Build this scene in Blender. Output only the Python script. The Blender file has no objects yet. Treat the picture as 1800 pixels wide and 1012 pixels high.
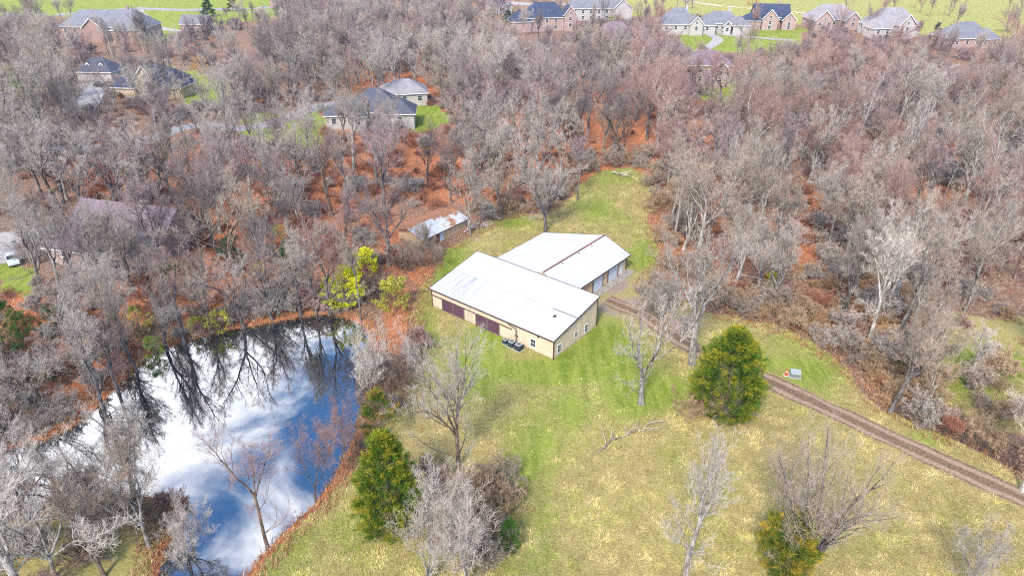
import bpy, math, random
import numpy as np
from mathutils import Vector, Matrix

# ------------------------------------------------------------------ camera, world, sun, exposure
S = bpy.context.scene
COL = S.collection
F_, PIT, CH = 1214.0, 0.511, 56.0
cd = bpy.data.cameras.new('camera')
cam = bpy.data.objects.new('camera', cd); COL.objects.link(cam)
cam.location = (0, 0, CH); cam.rotation_euler = (math.pi/2 - PIT, 0, 0)
cd.sensor_width = 36.0; cd.lens = F_/1800*36.0; cd.clip_start = 0.5; cd.clip_end = 6000
S.camera = cam
SUN_AZ, SUN_EL = math.atan2(-0.30, -0.80), math.radians(44)
w = bpy.data.worlds.new('World'); S.world = w; w.use_nodes = True
nt = w.node_tree; nt.nodes.clear()
def WN(t, **k):
    n = nt.nodes.new(t)
    for a, b in k.items(): setattr(n, a, b)
    return n
out = WN('ShaderNodeOutputWorld'); bg = WN('ShaderNodeBackground'); bg.inputs[1].default_value = 0.1
sky = WN('ShaderNodeTexSky', sky_type='NISHITA'); sky.sun_disc = False
sky.sun_elevation = SUN_EL; sky.sun_rotation = SUN_AZ; sky.air_density = 1.0; sky.dust_density = 0.6; sky.ozone_density = 2.5
geo = WN('ShaderNodeTexCoord'); sep = WN('ShaderNodeSeparateXYZ'); nt.links.new(geo.outputs['Generated'], sep.inputs[0])
def M(op, a, b=None, c=None, clamp=False):
    n = WN('ShaderNodeMath', operation=op); n.use_clamp = clamp
    for i, v in enumerate((a, b, c)):
        if v is None: continue
        if isinstance(v, (int, float)): n.inputs[i].default_value = v
        else: nt.links.new(v, n.inputs[i])
    return n.outputs[0]
zc = M('MAXIMUM', sep.outputs[2], 0.04)
cx = M('DIVIDE', sep.outputs[0], zc); cy = M('DIVIDE', sep.outputs[1], zc)
cmb = WN('ShaderNodeCombineXYZ'); nt.links.new(cx, cmb.inputs[0]); nt.links.new(cy, cmb.inputs[1])
n1 = WN('ShaderNodeTexNoise'); n1.inputs['Scale'].default_value = 3.8; n1.inputs['Detail'].default_value = 7; n1.inputs['Roughness'].default_value = 0.55; n1.inputs['Distortion'].default_value = 0.5
nt.links.new(cmb.outputs[0], n1.inputs['Vector'])
# the cloud bank lies to the left of the camera's heading, broken cloud elsewhere
bank = M('SUBTRACT', M('MULTIPLY', M('SUBTRACT', -0.44, cx), 1.15), M('MULTIPLY', M('SUBTRACT', 1.42, cy), 0.36))
bank = M('MINIMUM', M('MAXIMUM', bank, -0.07), 0.5)
cf = M('ADD', n1.outputs['Fac'], bank)
mr = WN('ShaderNodeMapRange', interpolation_type='SMOOTHSTEP'); mr.inputs['From Min'].default_value = 0.43; mr.inputs['From Max'].default_value = 0.68
nt.links.new(cf, mr.inputs['Value'])
hz = WN('ShaderNodeMapRange'); hz.inputs['From Min'].default_value = 0.0; hz.inputs['From Max'].default_value = 0.25; hz.inputs['To Min'].default_value = 0.6; hz.inputs['To Max'].default_value = 0.0
nt.links.new(sep.outputs[2], hz.inputs['Value'])
cfac = M('MAXIMUM', mr.outputs[0], hz.outputs[0])
mx = WN('ShaderNodeMix', data_type='RGBA'); nt.links.new(cfac, mx.inputs[0])
hsv = WN('ShaderNodeHueSaturation'); hsv.inputs['Saturation'].default_value = 1.22; hsv.inputs['Value'].default_value = 2.1
nt.links.new(sky.outputs[0], hsv.inputs['Color']); nt.links.new(hsv.outputs[0], mx.inputs[6])
mx.inputs[7].default_value = (16.5, 16.3, 17.0, 1)
nt.links.new(mx.outputs[2], bg.inputs[0]); nt.links.new(bg.outputs[0], out.inputs[0])
sd = bpy.data.lights.new('sun', 'SUN'); sd.energy = 2.9; sd.angle = math.radians(12); sd.color = (1.0, 0.93, 0.82)
sun = bpy.data.objects.new('sun', sd); COL.objects.link(sun)
dvec = Vector((math.sin(SUN_AZ)*math.cos(SUN_EL), math.cos(SUN_AZ)*math.cos(SUN_EL), math.sin(SUN_EL)))
sun.rotation_euler = dvec.to_track_quat('Z', 'Y').to_euler()
S.view_settings.view_transform = 'Standard'; S.view_settings.look = 'None'; S.view_settings.exposure = 0.74; S.view_settings.gamma = 1
S.render.engine = 'CYCLES'; S.cycles.max_bounces = 4; S.cycles.diffuse_bounces = 1; S.cycles.glossy_bounces = 3; S.cycles.transparent_max_bounces = 4
S.cycles.volume_bounces = 0; S.cycles.use_denoising = False; S.cycles.pixel_filter_type = 'BLACKMAN_HARRIS'; S.cycles.filter_width = 1.1

RNG = random.Random(7); NP = np.random.default_rng(7)
CP, SP = math.cos(PIT), math.sin(PIT)

# ------------------------------------------------------------------ survey helpers (where on the ground a thing stands)
def G(px, py, z=0.0):
    u = (px-900)/F_; v = (506-py)/F_
    d = (u, CP+v*SP, -SP+v*CP); t = (z-CH)/d[2]
    return (d[0]*t, d[1]*t)
def PX(x, y, z=0.0):
    x = np.asarray(x, float); y = np.asarray(y, float); zz = np.asarray(z, float)-CH
    Fw = y*CP - zz*SP; U = y*SP + zz*CP
    Fs = np.where(Fw > 1, Fw, 1)
    px = np.where(Fw > 1, 900+F_*x/Fs, 1e5); py = np.where(Fw > 1, 506-F_*U/Fs, 1e5)
    return px, py
def hgt(bx, by, ty):
    x, y = G(bx, by)
    h = 0.5
    while h < 60 and PX(x, y, h)[1] > ty: h += 0.1
    return x, y, h
def inside(px, py, poly):
    px = np.asarray(px, float); py = np.asarray(py, float)
    r = np.zeros(px.shape, bool); n = len(poly)
    for i in range(n):
        x1, y1 = poly[i]; x2, y2 = poly[(i+1) % n]
        if y1 == y2: continue
        c = ((y1 > py) != (y2 > py)) & (px < (x2-x1)*(py-y1)/(y2-y1)+x1)
        r ^= c
    return r
def sdf(x, y, poly):
    x = np.asarray(x, float); y = np.asarray(y, float)
    d = np.full(x.shape, 1e9); n = len(poly)
    for i in range(n):
        x1, y1 = poly[i]; x2, y2 = poly[(i+1) % n]
        ex, ey = x2-x1, y2-y1; L = ex*ex+ey*ey+1e-12
        t = np.clip(((x-x1)*ex+(y-y1)*ey)/L, 0, 1)
        d = np.minimum(d, np.hypot(x-x1-t*ex, y-y1-t*ey))
    return np.where(inside(x, y, poly), -d, d)
def hash2(ix, iy, s):
    h = (ix.astype(np.int64)*374761393 + iy.astype(np.int64)*668265263 + s*982451653) & 0x7fffffff
    h = ((h ^ (h >> 13))*1274126177) & 0x7fffffff
    return ((h ^ (h >> 16)) & 0xffff)/65535.0
def vnoise(x, y, scale, s=0):
    x = np.asarray(x, float)/scale; y = np.asarray(y, float)/scale
    ix = np.floor(x); iy = np.floor(y); fx = x-ix; fy = y-iy
    fx = fx*fx*(3-2*fx); fy = fy*fy*(3-2*fy)
    a = hash2(ix, iy, s); b = hash2(ix+1, iy, s); c = hash2(ix, iy+1, s); d = hash2(ix+1, iy+1, s)
    return (a*(1-fx)+b*fx)*(1-fy)+(c*(1-fx)+d*fx)*fy
def fbm(x, y, scale, s=0, o=4):
    r = 0; a = 1; t = 0
    for i in range(o):
        r = r+a*vnoise(x, y, scale/2**i, s+i*17); t += a; a *= 0.55
    return r/t
def sstep(a, b, v):
    t = np.clip((v-a)/(b-a), 0, 1); return t*t*(3-2*t)

POND_PX = [(520,563),(560,558),(600,562),(630,575),(640,600),(641,680),(628,735),(600,790),(575,840),(545,880),(500,922),(470,952),(440,987),(405,1030),(400,1060),(285,1060),(292,1005),(302,965),(335,925),(333,882),(300,868),(250,862),(170,860),(60,882),(-60,905),(-110,890),(-90,840),(0,802),(80,778),(132,755),(155,738),(185,714),(205,690),(240,652),(270,625),(330,603),(400,585),(470,573)]
POND = [G(a, b, -0.4) for a, b in POND_PX]
OPEN_PX = [(1010,330),(1060,300),(1110,292),(1138,308),(1145,370),(1152,420),(1162,462),(1130,500),(1230,545),(1330,568),(1400,590),(1450,622),(1530,688),(1545,718),(1600,742),(1800,838),(1950,905),(1950,1150),(410,1150),(430,1010),(500,945),(560,885),(620,800),(660,735),(700,690),(735,620),(728,560),(745,495),(785,440),(845,405),(890,380),(960,372),(1000,352)]
OPEN = [G(a, b) for a, b in OPEN_PX]
GLADE_PX = [(1620,590),(1700,560),(1800,570),(1950,600),(1950,760),(1800,760),(1700,720),(1610,690)]
MEADOW_PX = [(10,915),(100,885),(170,868),(290,884),(325,930),(290,1000),(240,1080),(-80,1080),(-80,925)]
GOLF_PX = [(1090,26),(1240,30),(1400,44),(1560,52),(1700,74),(1800,82),(1950,100),(1950,-60),(1090,-60)]
LAWNS_PX = [[(-60,-60),(500,-60),(500,30),(380,45),(290,80),(210,60),(110,30),(-60,30)],
            [(440,200),(560,195),(570,225),(560,268),(470,262),(420,235)],
            [(700,190),(770,185),(795,212),(745,236),(705,228)],
            [(500,205),(590,200),(600,232),(520,240)],
            [(300,120),(400,140),(420,190),(330,185)],
            [(1230,140),(1340,140),(1340,178),(1230,178)],
            [(1090,0),(1200,0),(1180,32),(1100,26)],
            [(0,110),(70,120),(80,170),(0,180)],
            [(0,470),(60,470),(70,510),(0,515)],
            [(1180,50),(1420,45),(1410,90),(1180,90)]]
LAWNS = [[G(a, b) for a, b in p] for p in LAWNS_PX]
GLADE = [G(a, b) for a, b in GLADE_PX]; MEADOW = [G(a, b) for a, b in MEADOW_PX]; GOLF = [G(a, b) for a, b in GOLF_PX]

def terrain(x, y):
    x = np.asarray(x, float); y = np.asarray(y, float)
    z = (fbm(x, y, 14, 3, 3)-0.5)*0.5
    flat = np.exp(-(((x-4)/26)**2+((y-92)/22)**2)**2)
    z = z*(1-0.9*flat)
    near = (np.abs(x+30) < 90) & (y < 130) & (y > 10)
    d = np.full(x.shape, 50.0)
    if near.any(): d[near] = sdf(x[near], y[near], POND) if x.ndim else 0
    dip = sstep(2.6, -3.0, d)
    return z*(1-dip) + dip*(-1.7)
def T1(x, y): return float(terrain(np.array([x]), np.array([y]))[0])

# ------------------------------------------------------------------ object helpers
def setp(o, label=None, cat=None, group=None, kind=None):
    if label: o['label'] = label
    if cat: o['category'] = cat
    if group: o['group'] = group
    if kind: o['kind'] = kind
    return o
def thing(name, label, cat, loc=(0,0,0), rz=0.0, group=None):
    o = bpy.data.objects.new(name, None); COL.objects.link(o); o.empty_display_size = 0.3
    o.location = loc; o.rotation_euler = (0, 0, rz)
    return setp(o, label, cat, group)
def mesh_np(name, V, quads=None, tris=None, mats=(), smooth=False, attrs=None, fmat=None):
    me = bpy.data.meshes.new(name)
    V = np.asarray(V, np.float32)
    nq = 0 if quads is None else len(quads); ntr = 0 if tris is None else len(tris)
    me.vertices.add(len(V)); me.vertices.foreach_set('co', V.ravel())
    loops = []; st = []; tot = []
    if nq: loops.append(np.asarray(quads, np.int32).ravel()); st.append(np.arange(nq)*4); tot.append(np.full(nq, 4))
    if ntr: loops.append(np.asarray(tris, np.int32).ravel()); st.append(nq*4+np.arange(ntr)*3); tot.append(np.full(ntr, 3))
    loops = np.concatenate(loops).astype(np.int32); st = np.concatenate(st).astype(np.int32); tot = np.concatenate(tot).astype(np.int32)
    me.loops.add(len(loops)); me.loops.foreach_set('vertex_index', loops)
    me.polygons.add(len(st)); me.polygons.foreach_set('loop_start', st); me.polygons.foreach_set('loop_total', tot)
    if fmat is not None: me.polygons.foreach_set('material_index', np.asarray(fmat, np.int32))
    me.polygons.foreach_set('use_smooth', np.full(len(st), smooth))
    for m in mats: me.materials.append(m)
    for k, (typ, arr) in (attrs or {}).items():
        a = me.attributes.new(k, typ, 'POINT')
        arr = np.asarray(arr, np.float32)
        a.data.foreach_set('color' if typ == 'FLOAT_COLOR' else ('vector' if typ == 'FLOAT_VECTOR' else 'value'), arr.ravel())
    me.update(calc_edges=True)
    return me
def ob(name, me, parent=None):
    o = bpy.data.objects.new(name, me); COL.objects.link(o)
    if parent is not None: o.parent = parent
    return o
class MB:
    def __init__(s): s.v = []; s.f = []; s.m = []
    def poly(s, pts, m=0):
        i = len(s.v); s.v += [tuple(p) for p in pts]; s.f.append(tuple(range(i, i+len(pts)))); s.m.append(m)
    def box(s, x0, x1, y0, y1, z0, z1, m=0):
        i = len(s.v)
        s.v += [(x0,y0,z0),(x1,y0,z0),(x1,y1,z0),(x0,y1,z0),(x0,y0,z1),(x1,y0,z1),(x1,y1,z1),(x0,y1,z1)]
        for q in ((0,3,2,1),(4,5,6,7),(0,1,5,4),(1,2,6,5),(2,3,7,6),(3,0,4,7)): s.f.append(tuple(i+k for k in q)); s.m.append(m)
    def prism(s, pts, z0, z1, m=0):
        n = len(pts); i = len(s.v)
        s.v += [(p[0], p[1], z0) for p in pts]+[(p[0], p[1], z1) for p in pts]
        s.f.append(tuple(i+k for k in reversed(range(n)))); s.m.append(m)
        s.f.append(tuple(i+n+k for k in range(n))); s.m.append(m)
        for k in range(n): s.f.append((i+k, i+(k+1) % n, i+n+(k+1) % n, i+n+k)); s.m.append(m)
    def cyl(s, x, y, z0, z1, r0, r1=None, n=12, m=0):
        r1 = r0 if r1 is None else r1; i = len(s.v)
        for z, r in ((z0, r0), (z1, r1)): s.v += [(x+r*math.cos(2*math.pi*k/n), y+r*math.sin(2*math.pi*k/n), z) for k in range(n)]
        for k in range(n): s.f.append((i+k, i+(k+1) % n, i+n+(k+1) % n, i+n+k)); s.m.append(m)
        s.f.append(tuple(i+k for k in reversed(range(n)))); s.f.append(tuple(i+n+k for k in range(n))); s.m += [m, m]
    def slab(s, pts, t, m=0):
        # planar polygon pts (top face), thickness t downwards
        n = len(pts); i = len(s.v)
        s.v += [tuple(p) for p in pts]+[(p[0], p[1], p[2]-t) for p in pts]
        s.f.append(tuple(i+k for k in range(n))); s.f.append(tuple(i+n+k for k in reversed(range(n)))); s.m += [m, m]
        for k in range(n): s.f.append((i+(k+1) % n, i+k, i+n+k, i+n+(k+1) % n)); s.m.append(m)
    def bar(s, p, q, r, n=6, m=0, r2=None):
        p = Vector(p); q = Vector(q); d = (q-p).normalized(); a = d.orthogonal().normalized(); b = d.cross(a); i = len(s.v); r2 = r if r2 is None else r2
        for c, rr in ((p, r), (q, r2)): s.v += [tuple(c+a*rr*math.cos(2*math.pi*k/n)+b*rr*math.sin(2*math.pi*k/n)) for k in range(n)]
        for k in range(n): s.f.append((i+k, i+(k+1) % n, i+n+(k+1) % n, i+n+k)); s.m.append(m)
        s.f.append(tuple(i+k for k in reversed(range(n)))); s.f.append(tuple(i+n+k for k in range(n))); s.m += [m, m]
    def build(s, name, mats, parent=None, bevel=0):
        if not isinstance(mats, (list, tuple)): mats = [mats]
        me = bpy.data.meshes.new(name); me.from_pydata(s.v, [], s.f)
        for m in mats: me.materials.append(m)
        me.polygons.foreach_set('material_index', s.m); me.update()
        o = ob(name, me, parent)
        if bevel:
            b = o.modifiers.new('bevel', 'BEVEL'); b.width = bevel; b.segments = 2
        return o

# ------------------------------------------------------------------ materials
class NT:
    def __init__(s, name):
        s.m = bpy.data.materials.new(name); s.m.use_nodes = True; s.t = s.m.node_tree; s.t.nodes.clear()
        s.out = s.n('ShaderNodeOutputMaterial'); s.b = s.n('ShaderNodeBsdfPrincipled'); s.l(s.b.outputs[0], s.out.inputs[0])
        s.b.inputs['Specular IOR Level'].default_value = 0.25
    def n(s, t, **k):
        x = s.t.nodes.new(t)
        for a, b in k.items(): setattr(x, a, b)
        return x
    def l(s, a, b): s.t.links.new(a, b)
    def put(s, inp, v):
        if isinstance(v, (int, float)): inp.default_value = v
        elif isinstance(v, tuple): inp.default_value = v if len(v) == 4 else (*v, 1)
        else: s.l(v, inp)
    def coord(s, kind='Object'): return s.n('ShaderNodeTexCoord').outputs[kind]
    def mapv(s, v, scale=(1,1,1), rot=(0,0,0)):
        m = s.n('ShaderNodeMapping'); m.inputs['Scale'].default_value = scale; m.inputs['Rotation'].default_value = rot; s.l(v, m.inputs['Vector']); return m.outputs[0]
    def noise(s, v, scale, detail=5, rough=0.6, dist=0.0, colr=False):
        x = s.n('ShaderNodeTexNoise'); x.inputs['Scale'].default_value = scale; x.inputs['Detail'].default_value = detail
        x.inputs['Roughness'].default_value = rough; x.inputs['Distortion'].default_value = dist
        if v is not None: s.l(v, x.inputs['Vector'])
        return x.outputs['Color' if colr else 'Fac']
    def math(s, op, a, b=0.0, c=None):
        x = s.n('ShaderNodeMath', operation=op); s.put(x.inputs[0], a); s.put(x.inputs[1], b)
        if c is not None: s.put(x.inputs[2], c)
        return x.outputs[0]
    def rng(s, v, a, b, c=0.0, d=1.0, smooth=True):
        x = s.n('ShaderNodeMapRange', interpolation_type='SMOOTHSTEP' if smooth else 'LINEAR')
        s.l(v, x.inputs['Value'])
        for i, q in zip(('From Min','From Max','To Min','To Max'), (a, b, c, d)): x.inputs[i].default_value = q
        return x.outputs[0]
    def mix(s, f, a, b, bl='MIX'):
        x = s.n('ShaderNodeMix', data_type='RGBA', blend_type=bl); s.put(x.inputs[0], f); s.put(x.inputs[6], a); s.put(x.inputs[7], b); return x.outputs[2]
    def attr(s, name): return s.n('ShaderNodeAttribute', attribute_name=name).outputs['Fac']
    def attrc(s, name): return s.n('ShaderNodeAttribute', attribute_name=name).outputs['Color']
    def oi(s, o): return s.n('ShaderNodeObjectInfo').outputs[o]
    def bump(s, h, strength=0.3, dist=0.1):
        x = s.n('ShaderNodeBump'); x.inputs['Strength'].default_value = strength; x.inputs['Distance'].default_value = dist
        s.l(h, x.inputs['Height']); s.l(x.outputs[0], s.b.inputs['Normal'])
    def fin(s, colr, rough=0.8, metal=0.0, spec=None):
        s.put(s.b.inputs['Base Color'], colr); s.put(s.b.inputs['Roughness'], rough); s.put(s.b.inputs['Metallic'], metal)
        if spec is not None: s.b.inputs['Specular IOR Level'].default_value = spec
        return s.m
MATS = {}
def plain(name, c, rough=0.7, var=0.15, scale=3.0, metal=0.0, spec=None):
    if name in MATS: return MATS[name]
    t = NT(name); n = t.noise(t.coord(), scale, 5, 0.65)
    lo = tuple(x*(1-var) for x in c); hi = tuple(min(1, x*(1+var)) for x in c)
    MATS[name] = t.fin(t.mix(t.rng(n, 0.3, 0.7), lo, hi), rough, metal, spec); return MATS[name]

def mat_ground():
    t = NT('ground_soil'); P = t.n('ShaderNodeNewGeometry').outputs['Position']
    nb = t.noise(P, 0.55, 6, 0.65); nf = t.noise(P, 4.0, 6, 0.75, 0.4); nm = t.noise(P, 1.6, 5, 0.7, 0.8); nv = t.noise(P, 14.0, 4, 0.8)
    strk = t.noise(t.mapv(P, (1.2, 6.0, 1), (0, 0, 0.5)), 1.6, 6, 0.75, 1.5)
    # woodland floor: brown leaf mould, paler twiggy patches
    wood = t.mix(t.rng(nf, 0.3, 0.7), (0.12, 0.064, 0.042), (0.36, 0.205, 0.14))
    wood = t.mix(t.rng(nm, 0.45, 0.7), wood, (0.44, 0.32, 0.21))
    red = t.mix(t.rng(nf, 0.32, 0.68), (0.28, 0.09, 0.04), (0.70, 0.27, 0.115))
    red = t.mix(t.rng(nv, 0.55, 0.75), red, (0.68, 0.32, 0.17))
    straw = t.mix(t.rng(strk, 0.3, 0.7), (0.22, 0.17, 0.055), (0.58, 0.48, 0.19))
    straw = t.mix(t.rng(nv, 0.5, 0.8), straw, (0.66, 0.56, 0.30))
    green = t.mix(t.rng(strk, 0.3, 0.7), (0.075, 0.14, 0.012), (0.28, 0.35, 0.045))
    green = t.mix(t.rng(nm, 0.5, 0.75), green, (0.40, 0.38, 0.09))
    mow = t.noise(t.mapv(P, (0.9, 0.10, 1), (0, 0, -0.62)), 1.0, 3, 0.55, 0.4)
    green = t.mix(t.math('MULTIPLY', t.rng(mow, 0.38, 0.64), 0.35), green, (0.46, 0.46, 0.10)); straw = t.mix(t.math('MULTIPLY', t.rng(mow, 0.5, 0.62), 0.22), straw, (0.36, 0.36, 0.075))
    golf = t.mix(t.rng(nb, 0.35, 0.65), (0.24, 0.26, 0.06), (0.46, 0.40, 0.14))
    bare = t.mix(t.rng(nf, 0.3, 0.7), (0.27, 0.18, 0.14), (0.50, 0.38, 0.31))
    def w(a, k=0.7):
        return t.rng(t.math('ADD', t.attr(a), t.math('MULTIPLY', t.math('SUBTRACT', nm, 0.5), k)), 0.3, 0.7)
    c = t.mix(w('w_red', 1.0), wood, red)
    g = t.mix(t.rng(t.math('ADD', t.attr('w_mix'), t.math('MULTIPLY', t.math('SUBTRACT', nm, 0.5), 1.1)), 0.05, 0.95), straw, green)
    c = t.mix(w('w_open', 0.35), c, g)
    c = t.mix(w('w_golf', 0.3), c, golf)
    c = t.mix(w('w_bare', 0.9), c, bare)
    t.bump(nf, 0.9, 0.25)
    return t.fin(c, 0.95, 0, 0.1)
def mat_bark(name, a, b, twig=False):
    t = NT(name); P = t.coord()
    n = t.noise(t.mapv(P, (1, 1, 0.25)), 3.0, 5, 0.7)
    c = t.mix(t.rng(n, 0.35, 0.65), a, b)
    r = t.oi('Random')
    c = t.mix(1.0, c, t.oi('Color'), 'MULTIPLY')
    k = t.rng(r, 0, 1, 0.82, 1.2, False)
    cc = t.n('ShaderNodeCombineXYZ')
    for i in range(3): t.l(k, cc.inputs[i])
    c = t.mix(1.0, c, cc.outputs[0], 'MULTIPLY')
    return t.fin(c, 0.9, 0, 0.1)
M_GROUND = mat_ground()
M_TRUNK = mat_bark('grey_bark', (0.10, 0.085, 0.075), (0.36, 0.335, 0.305))
M_TWIG = mat_bark('bare_twigs', (0.25, 0.21, 0.18), (0.47, 0.415, 0.37))
def mat_leaf(name, rough=0.7):
    t = NT(name); c = t.attrc('leafcol')
    c = t.mix(1.0, c, t.oi('Color'), 'MULTIPLY')
    m = t.fin(c, rough, 0, 0.15)
    return m
M_LEAF = mat_leaf('leaf')
def mat_water():
    t = NT('pond_water'); P = t.n('ShaderNodeNewGeometry').outputs['Position']
    t.t.nodes.remove(t.b)
    d = t.n('ShaderNodeBsdfDiffuse'); d.inputs[0].default_value = (0.004, 0.008, 0.012, 1)
    g = t.n('ShaderNodeBsdfGlossy'); g.inputs['Roughness'].default_value = 0.012; g.inputs[0].default_value = (0.93, 0.97, 1.0, 1)
    bu = t.n('ShaderNodeBump'); bu.inputs['Strength'].default_value = 0.05; bu.inputs['Distance'].default_value = 0.02
    t.l(t.noise(P, 1.1, 3, 0.5), bu.inputs['Height']); t.l(bu.outputs[0], g.inputs['Normal'])
    m = t.n('ShaderNodeMixShader'); m.inputs[0].default_value = 0.43
    t.l(d.outputs[0], m.inputs[1]); t.l(g.outputs[0], m.inputs[2]); t.l(m.outputs[0], t.out.inputs[0])
    return t.m

# ------------------------------------------------------------------ the ground, one sheet
def axis(lo, hi, a, b, step, far, grow=1.09):
    c = list(np.arange(a, b+step, step)); s = step; v = c[-1]
    while v < hi: s *= grow; v += min(s, far); c.append(v)
    s = step; v = c[0]; pre = []
    while v > lo: s *= grow; v -= min(s, far); pre.append(v)
    return np.array(pre[::-1]+c)
def blobs(px, py, L):
    r = np.zeros(px.shape)
    for cx_, cy_, rx, ry, v in L:
        r = np.maximum(r, v*np.exp(-(((px-cx_)/rx)**2+((py-cy_)/ry)**2)))
    return r
RED = [(1350,400,200,80,.75),(1650,400,120,60,.6),(900,180,160,50,.7),(400,360,260,110,.95),(600,420,160,60,.85),(760,300,140,60,.95),(1000,290,120,40,1.0),(120,560,160,60,.75),(560,250,120,40,.8),(900,350,60,16,.8),(720,140,160,40,.6),(1250,330,110,60,.7),(1560,330,200,90,.65),(1060,210,150,60,1.0),(930,270,140,70,.95),(700,300,120,60,.75),(560,320,140,70,.8),(640,130,60,40,.7),(330,420,150,110,.85),(480,380,120,60,.75),
       (300,330,120,60,.7),(180,300,70,60,.8),(60,640,120,60,.7),(180,680,120,60,.6),(60,540,80,60,.6),(420,545,160,25,.8),(540,540,80,16,.95),(1150,300,50,26,.9),(700,560,30,90,.85),(740,470,24,40,1.0),
       (820,330,100,40,.8),(1240,240,80,50,.6),(1400,230,120,50,.6),(1640,270,90,70,.8),(1720,200,90,80,.5),(1480,560,120,60,.25),(1560,700,40,30,.35),(1260,720,60,12,.5),
       (600,850,60,20,.8),(520,925,50,16,.8),(450,1000,50,20,.9),(830,40,40,40,.7),(730,60,40,40,.6),(200,600,80,40,.5),(650,420,60,40,.5),(830,820,60,50,.45),(1500,500,120,40,.2),(820,395,40,20,.6)]
GREEN = [(960,655,130,28,1.3),(1060,610,60,40,1.2),(860,600,60,30,1.1),(1000,640,110,30,1.0),(770,450,40,60,.95),(745,600,30,80,.9),(850,640,90,80,.9),(930,770,80,110,.8),(1120,700,90,60,.8),(1050,640,90,30,.8),(1420,650,110,50,.6),(1190,690,60,40,.7),
         (500,960,90,60,.55),(620,940,60,60,.5),(1050,350,60,50,.5),(1140,440,50,30,.75),(900,390,60,10,.5),(1640,770,90,14,.7),(1280,850,110,70,.45),(1500,940,120,40,.42),(1060,600,60,20,.7),(470,1000,60,30,.5),(1000,720,60,60,.8),(960,900,30,120,.5),(1180,800,40,60,.45),(1700,650,90,60,1.0)]
BARE = [(1120,540,90,22,.9),(1080,500,30,22,.9),(1180,570,70,22,.85),(900,372,70,16,.5),(1730,610,70,10,.5),(840,420,60,12,.5),(1670,775,110,30,.35),(1720,585,50,14,.6)]
def zones(x, y):
    px, py = PX(x, y)
    nz = fbm(x, y, 6, 11, 4)-0.5
    op = np.zeros(px.shape)
    for poly in (OPEN,):
        op = np.maximum(op, sstep(1.6, -1.6, sdf(x, y, poly)+nz*5))
    mixv = np.clip(0.12+blobs(px, py, GREEN)+(fbm(x, y, 9, 31, 4)-0.5)*1.1, 0, 1)
    for poly in LAWNS:
        k = sstep(2.5, -2.5, sdf(x, y, poly)+nz*8); op = np.maximum(op, k); mixv = np.where(k > 0.3, 0.85, mixv)
    k = sstep(2, -2, sdf(x, y, GLADE)+nz*14); op = np.maximum(op, k*0.9)
    k = sstep(1.5, -1.5, sdf(x, y, MEADOW)+nz*7); op = np.maximum(op, k*.85)
    gf = sstep(5, -5, sdf(x, y, GOLF)+nz*10)
    rd = np.clip(blobs(px, py, RED)*1.05+(fbm(x, y, 12, 51, 3)-0.5)*0.5+0.12, 0, 1)
    # the pond's bank is a ruddy strip
    br = np.clip(blobs(px, py, BARE)+nz*0.4, 0, 1)
    return op, mixv, gf, rd, br
def grid_mesh():
    xs = axis(-1600, 1600, -95, 95, 0.8, 60); ys = axis(-300, 2200, 34, 190, 0.8, 60)
    X, Y = np.meshgrid(xs, ys); x = X.ravel(); y = Y.ravel()
    z = terrain(x, y)
    nx, ny = len(xs), len(ys)
    i = (np.arange(ny-1)[:, None]*nx+np.arange(nx-1)[None, :]).ravel()
    q = np.stack([i, i+1, i+nx+1, i+nx], 1)
    op, mv, gf, rd, br = zones(x, y)
    dp = sdf(x, y, POND)
    rd = np.maximum(rd, np.where(dp < 2.2, 0.9, 0))
    op = np.where(dp < 1.6, op*0.15, op)
    me = mesh_np('ground', np.stack([x, y, z], 1), quads=q, mats=[M_GROUND], smooth=True,
                 attrs={'w_open': ('FLOAT', op), 'w_mix': ('FLOAT', mv), 'w_golf': ('FLOAT', gf), 'w_red': ('FLOAT', rd), 'w_bare': ('FLOAT', br)})
    return setp(ob('ground', me), kind='structure')
grid_mesh()
# pond water sheet
wp = [G(a, b, -0.4) for a, b in POND_PX]
cxp = sum(p[0] for p in wp)/len(wp); cyp = sum(p[1] for p in wp)/len(wp)
mb = MB()
def grow(p, k=1.6):
    # outset roughly along the normal
    o = []
    n = len(p)
    for i in range(n):
        a = Vector(p[i-1]); b = Vector(p[(i+1) % n]); d = (b-a).normalized(); o.append((p[i][0]-d.y*-k*-1*SGN, p[i][1]+d.x*-k*-1*SGN))
    return o
area = sum(wp[i-1][0]*wp[i][1]-wp[i][0]*wp[i-1][1] for i in range(len(wp)))
SGN = -1 if area > 0 else 1
mb.poly([(a, b, -0.4) for a, b in grow(wp)])
setp(mb.build('pond_water', mat_water()), kind='structure')

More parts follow.
